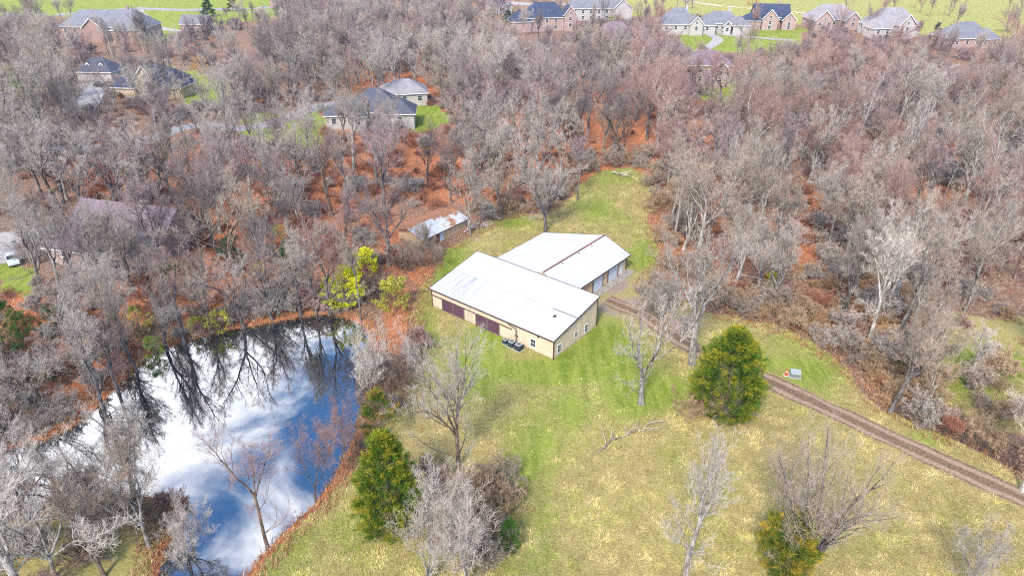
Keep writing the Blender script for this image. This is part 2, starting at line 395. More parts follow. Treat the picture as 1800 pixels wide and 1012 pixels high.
def strip(name, pts, width, mat, z=0.03, seg=1.0, kind='structure', wob=0.15):
    P = [Vector((*p, 0)) for p in pts]; S_ = []
    for i in range(len(P)-1):
        p0 = P[max(i-1, 0)]; p1 = P[i]; p2 = P[i+1]; p3 = P[min(i+2, len(P)-1)]
        n = max(2, int((p2-p1).length/seg))
        for k in range(n):
            t = k/n
            S_.append(0.5*((2*p1)+(p2-p0)*t+(2*p0-5*p1+4*p2-p3)*t*t+(-p0+3*p1-3*p2+p3)*t**3))
    S_.append(P[-1])
    cols = 9; V = []; U = []
    for i, p in enumerate(S_):
        d = (S_[min(i+1, len(S_)-1)]-S_[max(i-1, 0)]).normalized(); nrm = Vector((-d.y, d.x, 0))
        for c in range(cols):
            u = c/(cols-1); e = (u-0.5)*width*(1+wob*(vnoise(np.array([i*0.35+c*0.01]), np.array([u*3.0]), 1.0, 5)[0]-0.5))
            q = p+nrm*e; V.append((q.x, q.y)); U.append(u)
    V = np.array(V); zz = terrain(V[:, 0], V[:, 1])+z
    n = len(S_); i = (np.arange(n-1)[:, None]*cols+np.arange(cols-1)[None, :]).ravel()
    q = np.stack([i, i+1, i+cols+1, i+cols], 1)
    me = mesh_np(name, np.c_[V, zz], quads=q, mats=[mat], smooth=True, attrs={'u': ('FLOAT', U)})
    return setp(ob(name, me), kind=kind)
def mat_track():
    t = NT('rutted_dirt'); P = t.n('ShaderNodeNewGeometry').outputs['Position']; u = t.attr('u')
    nf = t.noise(P, 3.5, 6, 0.75); nb = t.noise(P, 0.7, 4, 0.6)
    u2 = t.math('ADD', u, t.math('MULTIPLY', t.math('SUBTRACT', nb, 0.5), 0.16))
    d = t.math('ABSOLUTE', t.math('SUBTRACT', t.math('ABSOLUTE', t.math('SUBTRACT', u2, 0.5)), 0.25))
    rut = t.rng(d, 0.05, 0.13, 1, 0)
    c = t.mix(t.rng(nf, 0.3, 0.7), (0.11, 0.07, 0.045), (0.27, 0.19, 0.12))
    c = t.mix(rut, c, t.mix(t.rng(nf, 0.3, 0.7), (0.26, 0.17, 0.115), (0.42, 0.30, 0.21)))
    e = t.math('ADD', t.math('ABSOLUTE', t.math('SUBTRACT', u, 0.5)), t.math('MULTIPLY', t.math('SUBTRACT', nf, 0.5), 0.3))
    c = t.mix(t.rng(e, 0.40, 0.50), c, (0.38, 0.31, 0.13))
    t.bump(nf, 0.7, 0.12)
    return t.fin(c, 0.95, 0, 0.1)
TRACK = [G(a, b) for a, b in [(1066,528),(1100,540),(1135,556),(1175,583),(1240,622),(1340,665),(1450,716),(1600,786),(1800,876),(2000,960)]]
strip('dirt_track', TRACK, 3.6, mat_track(), 0.035, wob=.5)
M_CONC = plain('pale_concrete', (0.38, 0.35, 0.33), 0.9, 0.12, 0.6)
M_ASPH = plain('grey_asphalt', (0.30, 0.285, 0.30), 0.9, 0.1, 0.4)
ROADS = [('road', [(-60,22),(60,28),(160,22),(240,16),(330,18),(420,16),(520,12)], 9, M_ASPH),
         ('footpath', [(380,24),(500,20),(620,18)], 3, M_CONC),
         ('driveway', [(240,14),(262,38),(285,50),(335,58)], 5, M_CONC),
         ('lane', [(-60,258),(40,262),(140,262),(240,250),(340,222),(430,226),(500,210),(560,188),(620,180)], 6, M_ASPH),
         ('driveway', [(150,190),(158,175),(165,155),(158,146)], 8, M_CONC),
         ('driveway', [(-80,430),(0,440),(50,430),(70,400)], 13, M_CONC),
         ('driveway', [(1225,92),(1250,80),(1262,70),(1252,60),(1320,66),(1400,72)], 5, M_CONC),
         ('footpath', [(1120,-8),(1180,-3),(1260,10),(1400,22),(1640,60),(1760,80),(1830,86)], 3.5, plain('path_gravel', (0.55, 0.47, 0.38), 0.9)),
         ('road', [(840,0),(900,6),(1000,10)], 12, M_CONC)]
for nme, pts, wd, m in ROADS: strip(nme, [G(a, b) for a, b in pts], wd, m, 0.05, 2.0, wob=0.05)

# ------------------------------------------------------------------ barn
RZB = math.radians(-38.68)
def ribbed(mb, axis_, a0, a1, fixed, z0, z1f, step=0.4, proud=0.018, wd=0.06, m=0, skip=()):
    x = a0+step/2
    while x < a1-0.05:
        z1 = z1f(x)
        if not any(s0-0.08 < x < s1+0.08 for s0, s1 in skip):
            if axis_ == 'x': mb.box(x-wd/2, x+wd/2, fixed-proud, fixed+0.01, z0, z1, m)
            else: mb.box(fixed-0.01, fixed+proud, x-wd/2, x+wd/2, z0, z1, m)
        x += step
def mat_metalwall(name, c):
    t = NT(name); P = t.coord(); n = t.noise(t.mapv(P, (1, 1, 0.2)), 0.8, 5, 0.6)
    n2 = t.noise(t.mapv(P, (6, 6, 0.15)), 1.0, 3, 0.6)
    col = t.mix(t.rng(n, 0.3, 0.7), tuple(x*0.9 for x in c), tuple(x*1.06 for x in c))
    col = t.mix(t.math('MULTIPLY', t.rng(n2, 0.5, 0.8), 0.35), col, tuple(x*0.75 for x in c))
    sp = t.n('ShaderNodeSeparateXYZ'); t.l(P, sp.inputs[0])
    base = t.rng(t.math('ADD', sp.outputs[2], t.math('MULTIPLY', n, 0.5)), 0.25, 0.65, 0.4, 0)
    col = t.mix(base, col, (0.25, 0.17, 0.11))
    return t.fin(col, 0.55, 0, 0.4)
def mat_whiteroof(name, tint, stain, y0=0.0, y1=99.0):
    t = NT(name); P = t.coord()
    n = t.noise(P, 0.35, 5, 0.6); s = t.noise(t.mapv(P, (5.0, 0.10, 1)), 1.0, 5, 0.7); s2 = t.noise(t.mapv(P, (1.1, 0.04, 1)), 1.0, 2, 0.5)
    sp = t.n('ShaderNodeSeparateXYZ'); t.l(P, sp.inputs[0])
    col = t.mix(t.rng(n, 0.3, 0.7), tuple(x*0.96 for x in tint), tint)
    col = t.mix(t.math('MULTIPLY', t.rng(s, 0.50, 0.75), 0.35), col, tuple(x*0.8 for x in tint))
    if stain:
        k = t.math('MULTIPLY', t.rng(sp.outputs[0], -23.2, -20.5, 0.6, 1), t.rng(sp.outputs[0], -19.2, -12.0, 1, 0))
        k = t.math('MULTIPLY', k, t.rng(sp.outputs[1], 5.4, 5.5, 1, 0.03))
        k = t.math('MULTIPLY', k, t.rng(s, 0.42, 0.62)); k = t.math('MULTIPLY', k, 0.85)
        col = t.mix(k, col, (0.30, 0.31, 0.34))
    return t.fin(col, 0.4, 0, 0.4)
M_TAN = mat_metalwall('tan_siding', (0.66, 0.52, 0.38)); M_TAN2 = mat_metalwall('orange_tan_siding', (0.72, 0.52, 0.31))
M_TRIM = plain('purple_brown_trim', (0.085, 0.05, 0.055), 0.5, 0.15)
M_DOOR = mat_metalwall('plum_door', (0.105, 0.05, 0.075))
M_WHT = plain('white_paint', (0.78, 0.77, 0.74), 0.5, 0.05)
M_GLS = plain('window_glass', (0.035, 0.04, 0.06), 0.12, 0.2, 1.0, 0, 0.6)
M_SCREW = plain('seam_grey', (0.33, 0.34, 0.35), 0.6)
M_PIPE = plain('conduit', (0.16, 0.13, 0.12), 0.5)

barn = thing('white_roofed_barn', 'long tan metal barn with white single slope roof and plum sliding doors', 'barn', (5.78, 79.41, 0), RZB)
BL, BW, E0, E1 = 23.5, 11.0, 3.3, 5.2
rs = (E1-E0)/BW
mb = MB()
zt = lambda y: E0-0.03+rs*y
fw = [(-21.3, -16.6), (-14.35, -9.75)]
mb.poly([(-BL,0,-.5),(0,0,-.5),(0,0,zt(0)),(-BL,0,zt(0))]); mb.poly([(0,0,-.5),(0,BW,-.5),(0,BW,zt(BW)),(0,0,zt(0))])
mb.poly([(0,BW,-.5),(-BL,BW,-.5),(-BL,BW,zt(BW)),(0,BW,zt(BW))]); mb.poly([(-BL,BW,-.5),(-BL,0,-.5),(-BL,0,zt(0)),(-BL,BW,zt(BW))])
ribbed(mb, 'x', -BL, 0, 0, -.4, lambda x: E0-0.04, skip=[(-4.3,-3.0)])
ribbed(mb, 'y', 0, BW, 0, -.4, lambda y: zt(y)-0.02, skip=[(.8,1.9),(5.0,6.1),(7.7,8.8)])
mb.build('wall', M_TAN, barn)
mb = MB()
mb.slab([(-BL-.22,-.3,E0-rs*.3),(.2,-.3,E0-rs*.3),(.2,BW/2,E0+rs*BW/2),(-BL-.22,BW/2,E0+rs*BW/2)], .06)
mb.slab([(-BL-.22,BW/2-.02,E0+rs*BW/2+.035),(.2,BW/2-.02,E0+rs*BW/2+.035),(.2,BW+.2,E0+rs*(BW+.2)+.02),(-BL-.22,BW+.2,E0+rs*(BW+.2)+.02)], .09)
x = -BL+.2
while x < 0:
    for ya, yb, up in ((-.28, BW/2-.03, 0.0), (BW/2, BW+.18, .036)):
        p = lambda y: E0+rs*y+up
        mb.slab([(x-.02,ya,p(ya)+.022),(x+.02,ya,p(ya)+.022),(x+.02,yb,p(yb)+.022),(x-.02,yb,p(yb)+.022)], .03)
    x += .46
mb.build('roof', mat_whiteroof('barn_roof_white', (0.56, 0.56, 0.575), True), barn)
for k in (-18.9, -12.7, -8.6): # overlapping sheet joints running up the slope
    mb = MB(); mb.slab([(k,-.28,E0-rs*.28+.03),(k+.05,-.28,E0-rs*.28+.03),(k+.05,BW/2-.05,E0+rs*BW/2+.03),(k,BW/2-.05,E0+rs*BW/2+.03)], .01); mb.build('roof_seam', M_SCREW, barn)
mb = MB(); mb.box(-BL, -4.4, BW/2-.085, BW/2-.035, E0+rs*BW/2-.005, E0+rs*BW/2+.012)
x = -BL
while x < -4.4: # row of washers along the lap
    mb.box(x, x+.28, BW/2-.09, BW/2-.03, E0+rs*BW/2+.005, E0+rs*BW/2+.035); x += .5
mb.build('roof_seam', M_SCREW, barn)
mb = MB(); mb.slab([(-4.1,BW/2-.1,E0+rs*BW/2+.05),(.2,BW/2-.1,E0+rs*BW/2+.05),(.2,BW/2+.02,E0+rs*BW/2+.055),(-4.1,BW/2+.02,E0+rs*BW/2+.055)], .05)
mb.build('roof_gap', M_TRIM, barn)
mb = MB(); z = E0+rs*4.1; mb.box(-3.0,-2.65,3.85,4.35,z-.05,z+.16); mb.build('roof_vent', M_TRIM, barn)
# edge trims and gutter
mb = MB()
mb.box(-BL-.25,.24,-.40,-.305,E0-rs*.3-.16,E0-rs*.3+.02)
def rake(xa, xb):
    mb.slab([(xa,-.32,E0-rs*.32+.075),(xb,-.32,E0-rs*.32+.075),(xb,BW+.22,E0+rs*(BW+.22)+.075),(xa,BW+.22,E0+rs*(BW+.22)+.075)], .22)
rake(.205, .26); rake(-BL-.285, -BL-.225)
mb.box(-BL-.25,.24,BW+.21,BW+.3,E1-.1,E1+.12)
mb.build('edge_trim', M_TRIM, barn)
for cxx, cyy, h in ((.0,.0,E0-.05),(.0,BW,E1-.1),(-BL,.0,E0-.05)):
    mb = MB(); mb.box(cxx-.09,cxx+.05 if cxx == 0 else cxx+.09,cyy-.05 if cyy == 0 else cyy-.09,cyy+.09 if cyy == 0 else cyy+.05,-.4,h); mb.build('corner_trim', M_TRIM, barn)
mb = MB(); mb.box(-23.4,-7.4,-.13,-.04,2.02,2.17); mb.build('door_rail', M_TRIM, barn)
mb = MB(); mb.box(-BL+.1,-.1,-.045,-.022,-.3,.04); mb.build('base_trim', M_TRIM, barn)
for a in (-21.3, -18.93, -14.35, -12.0):
    mb = MB(); mb.box(a+.02,a+2.26,-.105,-.05,.06,2.02)
    x = a+.2
    while x < a+2.2: mb.box(x-.03,x+.03,-.122,-.104,.08,2.0); x += .3
    d = mb.build('sliding_door', M_DOOR, barn)
    mb = MB(); mb.box(a+.0,a+.05,-.13,-.1,.05,2.02); mb.box(a+2.22,a+2.28,-.13,-.1,.05,2.02); mb.box(a+.05,a+2.22,-.13,-.1,.05,.1)
    mb.build('door_frame', plain('door_edge', (0.22,0.17,0.17)), d)
def window(parent, face, a0, a1, z0, z1, fixed, sgn=1, mullion=True, fm=None, proud=0.05):
    fm = fm or M_WHT; t_ = 0.11 if (a1-a0) < 1.6 else 0.13
    mb = MB()
    def bx(u0, u1, w0, w1, d0, d1):
        if face == 'y': mb.box(u0, u1, min(fixed-sgn*d0, fixed-sgn*d1), max(fixed-sgn*d0, fixed-sgn*d1), w0, w1)
        else: mb.box(min(fixed+sgn*d0, fixed+sgn*d1), max(fixed+sgn*d0, fixed+sgn*d1), u0, u1, w0, w1)
    bx(a0, a0+t_, z0, z1, 0.0, proud); bx(a1-t_, a1, z0, z1, 0.0, proud); bx(a0+t_, a1-t_, z1-t_, z1, 0.0, proud); bx(a0+t_, a1-t_, z0, z0+t_, 0.0, proud)
    if mullion:
        zm = (z0+z1)/2; bx(a0+t_, a1-t_, zm-.035, zm+.035, 0.0, proud-.01)
    fr = mb.build('window', fm, parent)
    mb = MB(); bx(a0+t_*.5, a1-t_*.5, z0+t_*.5, z1-t_*.5, 0.012, 0.03); mb.build('pane', M_GLS, fr)
    return fr
def fine_window(parent, face, a0, a1, z0, z1, fixed):
    fr = window(parent, face, a0, a1, z0, z1, fixed)
    mb = MB(); am = (a0+a1)/2
    if face == 'y': mb.box(am-.015, am+.015, fixed-.036, fixed-.028, z0+.1, z1-.1)
    else: mb.box(fixed+.028, fixed+.036, am-.015, am+.015, z0+.1, z1-.1)
    mb.build('glazing_bar', M_WHT, fr)
fine_window(barn, 'y', -4.1, -3.02, .62, 1.98, 0)
fine_window(barn, 'x', .85, 1.8, .5, 1.88, 0)
window(barn, 'x', 5.05, 6.0, .95, 1.85, 0)
fine_window(barn, 'x', 7.72, 8.68, .45, 1.82, 0)
mb = MB()
mb.bar((-7.7,-.5,3.12),(-7.7,-.22,2.7),.05); mb.bar((-7.7,-.22,2.72),(-6.6,-.12,2.35),.05); mb.bar((-6.6,-.12,2.35),(-6.6,-.1,.5),.05); mb.bar((-6.45,-.12,2.3),(-6.45,-.1,.5),.035); mb.bar((-7.6,-.3,2.9),(-6.45,-.15,2.55),.035)
mb.box(-6.8,-6.25,-.16,-.03,1.2,1.5)
mb.bar((-6.6,-.1,.55),(-6.6,-.8,.42),.035); mb.bar((-6.45,-.1,.55),(-5.6,-.9,.42),.03)
mb.build('conduit', M_PIPE, barn)
mb = MB(); mb.box(-2.7,-2.5,-.3,-.03,2.75,2.95); mb.build('security_lamp', M_PIPE, barn)

# air conditioners in front of the barn
def unit_local(x, y): 
    c, s = math.cos(RZB), math.sin(RZB); return (5.78+x*c-y*s, 79.41+x*s+y*c)
M_AC = plain('dark_teal_grille', (0.035, 0.05, 0.06), 0.5, 0.3, 6); M_ACT = plain('grey_top', (0.36, 0.38, 0.38), 0.5)
for i, (lx, ly, sc, lab) in enumerate([(-7.75,-1.05,.82,'smallest dark air conditioning unit, farthest left by the downpipe of the barn'),(-6.55,-1.1,1.0,'middle dark air conditioning unit of the three outside the barn'),(-5.25,-1.15,1.08,'largest dark air conditioning unit, nearest to the barn window')]):
    x, y = unit_local(lx, ly)
    u = thing('air_conditioner', lab, 'air conditioner', (x, y, T1(x, y)), RZB, 'air conditioning units on the lawn by the barn')
    a = .42*sc; h = .88*sc
    mb = MB(); mb.box(-a-.12,a+.12,-a-.12,a+.12,-.3,.07); mb.build('pad', M_CONC, u)
    mb = MB(); c = a*.82
    oct_ = [(a,c),(c,a),(-c,a),(-a,c),(-a,-c),(-c,-a),(c,-a),(a,-c)]
    mb.prism(oct_[::-1], .075, h)
    z = .14
    while z < h-.08: mb.prism([(p*1.015, q*1.015) for p, q in oct_][::-1], z, z+.025); z += .07
    for s1 in (-1, 1):
        for s2 in (-1, 1): mb.box(s1*a*.94-.03, s1*a*.94+.03, s2*a*.94-.03, s2*a*.94+.03, .08, h)
    mb.build('housing', M_AC, u)
    mb = MB(); n = 20; 
    for k in range(n):
        a0, a1 = 2*math.pi*k/n, 2*math.pi*(k+1)/n; r1, r2 = a*.72, a*1.02
        def sq(t, r): 
            m_ = max(abs(math.cos(t)), abs(math.sin(t))); return (r*math.cos(t)/m_, r*math.sin(t)/m_)
        p0, p1 = sq(a0, r2), sq(a1, r2)
        mb.slab([(r1*math.cos(a0), r1*math.sin(a0), h+.06), (*p0, h+.05), (*p1, h+.05), (r1*math.cos(a1), r1*math.sin(a1), h+.06)], .05)
    mb.build('top_panel', M_ACT, u)
    mb = MB(); mb.cyl(0,0,h+.03,h+.05,a*.68,n=16); mb.cyl(0,0,h+.05,h+.075,a*.2,n=10)
    for k in range(8):
        t = math.pi*k/8; mb.bar((a*.7*math.cos(t),a*.7*math.sin(t),h+.065),(-a*.7*math.cos(t),-a*.7*math.sin(t),h+.065),.012,4)
    mb.build('fan_guard', M_PIPE, u)

# ------------------------------------------------------------------ garage wing behind the barn
RZG = math.radians(-39.3)
gar = thing('gabled_garage', 'wide white roofed garage with brown ridge cap and two white roll up doors', 'garage', (19.68, 106.08, 0), RZG)
GW, GL, GR, HE, HR, HL = 17.5, 17.6, 4.85, 3.05, 5.2, 1.85
OV = .54
sR = (HR-HE)/(GR+OV); sL = (HR-HL)/(GW-GR+OV)
mb = MB()
mb.poly([(0,-GL,-.5),(0,0,-.5),(0,0,HE+sR*OV-.05),(0,-GL,HE+sR*OV-.05)])
mb.poly([(0,0,-.5),(-GW,0,-.5),(-GW,0,HL+sL*OV-.05),(-GR,0,HR-.05),(0,0,HE+sR*OV-.05)])
mb.poly([(-GW,0,-.5),(-GW,-GL,-.5),(-GW,-GL,HL+sL*OV-.05),(-GW,0,HL+sL*OV-.05)])
mb.poly([(-GW,-GL,-.5),(0,-GL,-.5),(0,-GL,HE+sR*OV-.05),(-GR,-GL,HR-.05),(-GW,-GL,HL+sL*OV-.05)])
ribbed(mb, 'y', -GL, 0, 0, -.4, lambda y: HE+.1, skip=[(-10.4,-7.4),(-5.9,-2.7),(-2.15,-1.8)])
mb.build('wall', M_TAN2, gar)
mb = MB()
mb.slab([(OV,-GL+.1,HE),(OV,.35,HE),(-GR,.35,HR),(-GR,-GL+.1,HR)], .07)
mb.slab([(-GR,-GL+.1,HR),(-GR,.35,HR),(-GW-OV,.35,HL),(-GW-OV,-GL+.1,HL)], .07)
y = -GL+.3
while y < .3:
    for xa, za, xb, zb in ((OV,HE,-GR,HR),(-GR,HR,-GW-OV,HL)): mb.slab([(xa,y-.02,za+.02),(xa,y+.02,za+.02),(xb,y+.02,zb+.02),(xb,y-.02,zb+.02)], .03)
    y += .6
t = NT('garage_roof_white'); P = t.coord(); n = t.noise(P, .4, 6, .6); n2 = t.noise(P, 2.0, 6, .7); spx = t.n('ShaderNodeSeparateXYZ'); t.l(P, spx.inputs[0])
cc_ = t.mix(t.rng(n, .3, .7), (.52,.53,.55), (.64,.64,.64))
kk = t.math('MULTIPLY', t.rng(spx.outputs[1], -1.6, .2), t.rng(spx.outputs[0], -2.2, .2)); kk = t.math('MULTIPLY', kk, t.rng(n2, .35, .65))
cc_ = t.mix(t.math('MULTIPLY', kk, .8), cc_, (.36,.34,.33))
mb.build('roof', t.fin(cc_, .45, 0, .4), gar)
mb = MB()
mb.slab([(-GR+.16,-GL+.1,HR-.0),(-GR+.16,.37,HR-.0),(-GR,.37,HR+.07),(-GR,-GL+.1,HR+.07)], .03); mb.slab([(-GR,-GL+.1,HR+.07),(-GR,.37,HR+.07),(-GR-.16,.37,HR+.02),(-GR-.16,-GL+.1,HR+.02)], .03)
mb.build('ridge_cap', plain('rust_brown_cap', (.19,.07,.06), .6), gar)
mb = MB()
mb.slab([(OV+.02,.355,HE+.03),(OV+.02,.42,HE+.03),(-GR,.42,HR+.03),(-GR,.355,HR+.03)], .2); mb.slab([(-GR,.355,HR+.03),(-GR,.42,HR+.03),(-GW-OV,.42,HL+.03),(-GW-OV,.355,HL+.03)], .2)
mb.box(OV+.005,OV+.09,-GL+.1,.4,HE-.16,HE+.03); mb.box(-GW-OV-.09,-GW-OV-.005,-GL+.1,.4,HL-.16,HL+.03)
mb.build('edge_trim', M_TRIM, gar)
for y in (-12.9, -8.2, -4.4):
    mb = MB(); mb.box(-GR+.35,-GR+.55,y-.1,y+.1,HR-.15,HR-.02); mb.build('roof_bracket', M_TRIM, gar)
M_RD = plain('white_roller_door', (.62,.68,.74), .5, .06)
for a, b in ((-10.25,-7.5),(-5.75,-2.85)):
    mb = MB(); z = .0
    while z < 2.5: mb.box(.02,.06,a,b,z+.01,min(z+.5,2.55)); z += .51
    mb.box(.022,.05,a,b,0,2.5)
    d = mb.build('roller_door', M_RD, gar)
    mb = MB(); mb.box(.02,.10,a-.14,a-.01,-.2,2.7); mb.box(.02,.10,b+.01,b+.14,-.2,2.7); mb.box(.02,.10,a-.01,b+.01,2.57,2.7); mb.build('door_frame', M_TRIM, d)
mb = MB(); mb.box(.02,.06,-2.1,-1.2,0,2.1); mb.box(.055,.075,-2.0,-1.3,.1,2.0); d = mb.build('door', M_WHT, gar)
mb = MB(); mb.box(.02,.09,-2.22,-2.11,-.2,2.2); mb.box(.02,.09,-1.19,-1.08,-.2,2.2); mb.box(.02,.09,-2.11,-1.19,2.11,2.2); mb.build('door_frame', M_RD, d)
mb = MB(); mb.bar((.08,-1.32,1.0),(.14,-1.32,1.0),.035); mb.build('handle', M_PIPE, d)
for y in (-.08,):
    mb = MB(); mb.box(-.06,.06,y-.02,y+.12,-.4,HE+.1); mb.build('corner_trim', M_TRIM, gar)
c, s_ = math.cos(RZG), math.sin(RZG)
ap = [(19.68+x*c-y*s_, 106.08+x*s_+y*c) for x, y in ((.03,-12.2),(1.6,-12.2),(1.6,.6),(.03,.6))]
mb = MB(); mb.prism(ap, -.4, .09); setp(mb.build('concrete_apron', plain('dirty_concrete', (.33,.29,.24), .95, .3, 1.5)), kind='structure')

# ------------------------------------------------------------------ derelict shed
RZS = math.radians(51.5)
shed = thing('old_shed', 'small old shed with dead leaves lying on its pale metal roof', 'shed', (-15.9, 114.9, 0), RZS)
SL, SD, SE, SR_ = 11.2, 7.2, 2.15, 3.1
mb = MB()
mb.poly([(0,0,-.4),(SL,0,-.4),(SL,0,SE),(0,0,SE)], 0)
mb.poly([(SL,0,-.4),(SL,SD,-.4),(SL,SD,SE),(SL,SD/2,SR_),(SL,0,SE)]); mb.poly([(SL,SD,-.4),(0,SD,-.4),(0,SD,SE),(SL,SD,SE)]); mb.poly([(0,SD,-.4),(0,0,-.4),(0,0,SE),(0,SD/2,SR_),(0,SD,SE)])
ribbed(mb, 'x', 4.9, SL, 0, -.3, lambda x: SE-.02)
mb.build('wall', M_TAN2, shed)
mb = MB(); mb.box(.05,3.6,-.06,-.01,-.1,2.05)
x = .3
while x < 3.5: mb.box(x-.03,x+.03,-.075,-.058,-.05,2.0); x += .35
mb.build('maroon_panel', plain('maroon_siding', (.19,.06,.06), .7), shed)
mb = MB(); mb.box(3.72,4.7,-.07,-.01,0,2.05); d = mb.build('door', M_RD, shed)
mb = MB(); mb.box(4.5,4.56,-.12,-.07,.95,1.1); mb.build('handle', M_PIPE, d)
mb = MB(); o = .5; k = (SR_-SE)/(SD/2)
mb.slab([(-1.0,-o,SE-k*o+.08),(SL+.5,-o,SE-k*o+.08),(SL+.5,SD/2,SR_+.08),(-1.0,SD/2,SR_+.08)], .06)
mb.slab([(-1.0,SD/2,SR_+.08),(SL+.5,SD/2,SR_+.08),(SL+.5,SD+o,SE-k*o+.08),(-1.0,SD+o,SE-k*o+.08)], .06)
x = -.8
while x < SL+.4:
    for ya, za, yb, zb in ((-o,SE-k*o+.08,SD/2,SR_+.08),(SD/2,SR_+.08,SD+o,SE-k*o+.08)): mb.slab([(x-.02,ya,za+.02),(x+.02,ya,za+.02),(x+.02,yb,zb+.02),(x-.02,yb,zb+.02)], .03)
    x += .6
t = NT('leaf_strewn_roof'); P = t.coord(); n = t.noise(P, .62, 6, .72, .8); n2 = t.noise(P, 5, 5, .8); sy = t.n('ShaderNodeSeparateXYZ'); t.l(P, sy.inputs[0])
bias = t.math('ADD', n, t.rng(sy.outputs[1], 1.3, 3.6, -.06, .12)); bias = t.math('ADD', bias, t.rng(sy.outputs[1], 3.6, 3.9, 0, .16, False)); bias = t.math('SUBTRACT', bias, t.rng(sy.outputs[1], 5.6, 7.2, 0, .2)); bias = t.math('SUBTRACT', bias, t.math('MULTIPLY', t.rng(sy.outputs[0], 3.5, 7.5, .16, 0), t.rng(sy.outputs[1], 3.4, 3.7, 1, 0)))
base_ = t.mix(t.rng(n2, .3, .7), (.36,.38,.41), (.60,.60,.60)); lv = t.mix(t.rng(n2, .35, .65), (.18,.07,.035), (.46,.23,.13))
mb.build('roof', t.fin(t.mix(t.rng(bias, .45, .53), base_, lv), .8), shed)
mb = MB(); mb.box(-1.0,SL+.5,-o-.05,-o-.005,SE-k*o-.06,SE-k*o+.1); mb.build('edge_trim', M_TRIM, shed)

# ------------------------------------------------------------------ houses beyond the woods
def mat_shingle(name, c):
    t = NT(name); P = t.coord(); n = t.noise(P, .5, 5, .6); n2 = t.noise(t.mapv(P, (1, 1, 3)), 3.5, 4, .8)
    col = t.mix(t.rng(n, .3, .7), tuple(x*.85 for x in c), tuple(x*1.12 for x in c)); col = t.mix(t.math('MULTIPLY', t.rng(n2, .45, .75), .4), col, tuple(x*.6 for x in c))
    return t.fin(col, .85, 0, .15)
def mat_brickw(name, c1, c2, mortar, scale=1.0):
    t = NT(name); P = t.coord(); b = t.n('ShaderNodeTexBrick'); b.inputs['Scale'].default_value = scale; b.inputs['Brick Width'].default_value = .5; b.inputs['Row Height'].default_value = .2
    b.inputs['Color1'].default_value = (*c1, 1); b.inputs['Color2'].default_value = (*c2, 1); b.inputs['Mortar'].default_value = (*mortar, 1); b.inputs['Mortar Size'].default_value = .02
    t.l(t.mapv(P, (1, 1, 1), (math.pi/2, 0, 0)), b.inputs['Vector']); n = t.noise(P, .7, 5, .7)
    return t.fin(t.mix(t.math('MULTIPLY', t.rng(n, .35, .7), .35), b.outputs['Color'], tuple(x*.7 for x in c1)), .85)
def mat_stone(name):
    t = NT(name); P = t.coord(); v = t.n('ShaderNodeTexVoronoi'); v.inputs['Scale'].default_value = 1.6; t.l(P, v.inputs['Vector'])
    h = t.n('ShaderNodeSeparateColor'); t.l(v.outputs['Color'], h.inputs[0])
    return t.fin(t.mix(h.outputs[0], (.42,.28,.15), (.66,.54,.40)), .9)
R_GREY = mat_shingle('grey_shingle', (.20,.20,.225)); R_DARK = mat_shingle('slate_shingle', (.10,.105,.13)); R_BLUE = mat_shingle('blue_black_shingle', (.055,.07,.12)); R_MAUVE = mat_shingle('mauve_shingle', (.21,.16,.19)); R_PALE = mat_shingle('pale_shingle', (.30,.275,.29))
W_BRICK = mat_brickw('red_brick', (.30,.165,.13), (.38,.22,.18), (.5,.42,.38)); W_CREAM = plain('cream_render', (.46,.42,.39), .85, .08, .7); W_STONE = mat_stone('tan_stone'); W_GREYB = mat_brickw('grey_brick', (.42,.38,.37), (.50,.46,.44), (.5,.48,.46)); W_PINK = mat_brickw('pink_brick', (.34,.22,.19), (.42,.28,.24), (.6,.5,.46))
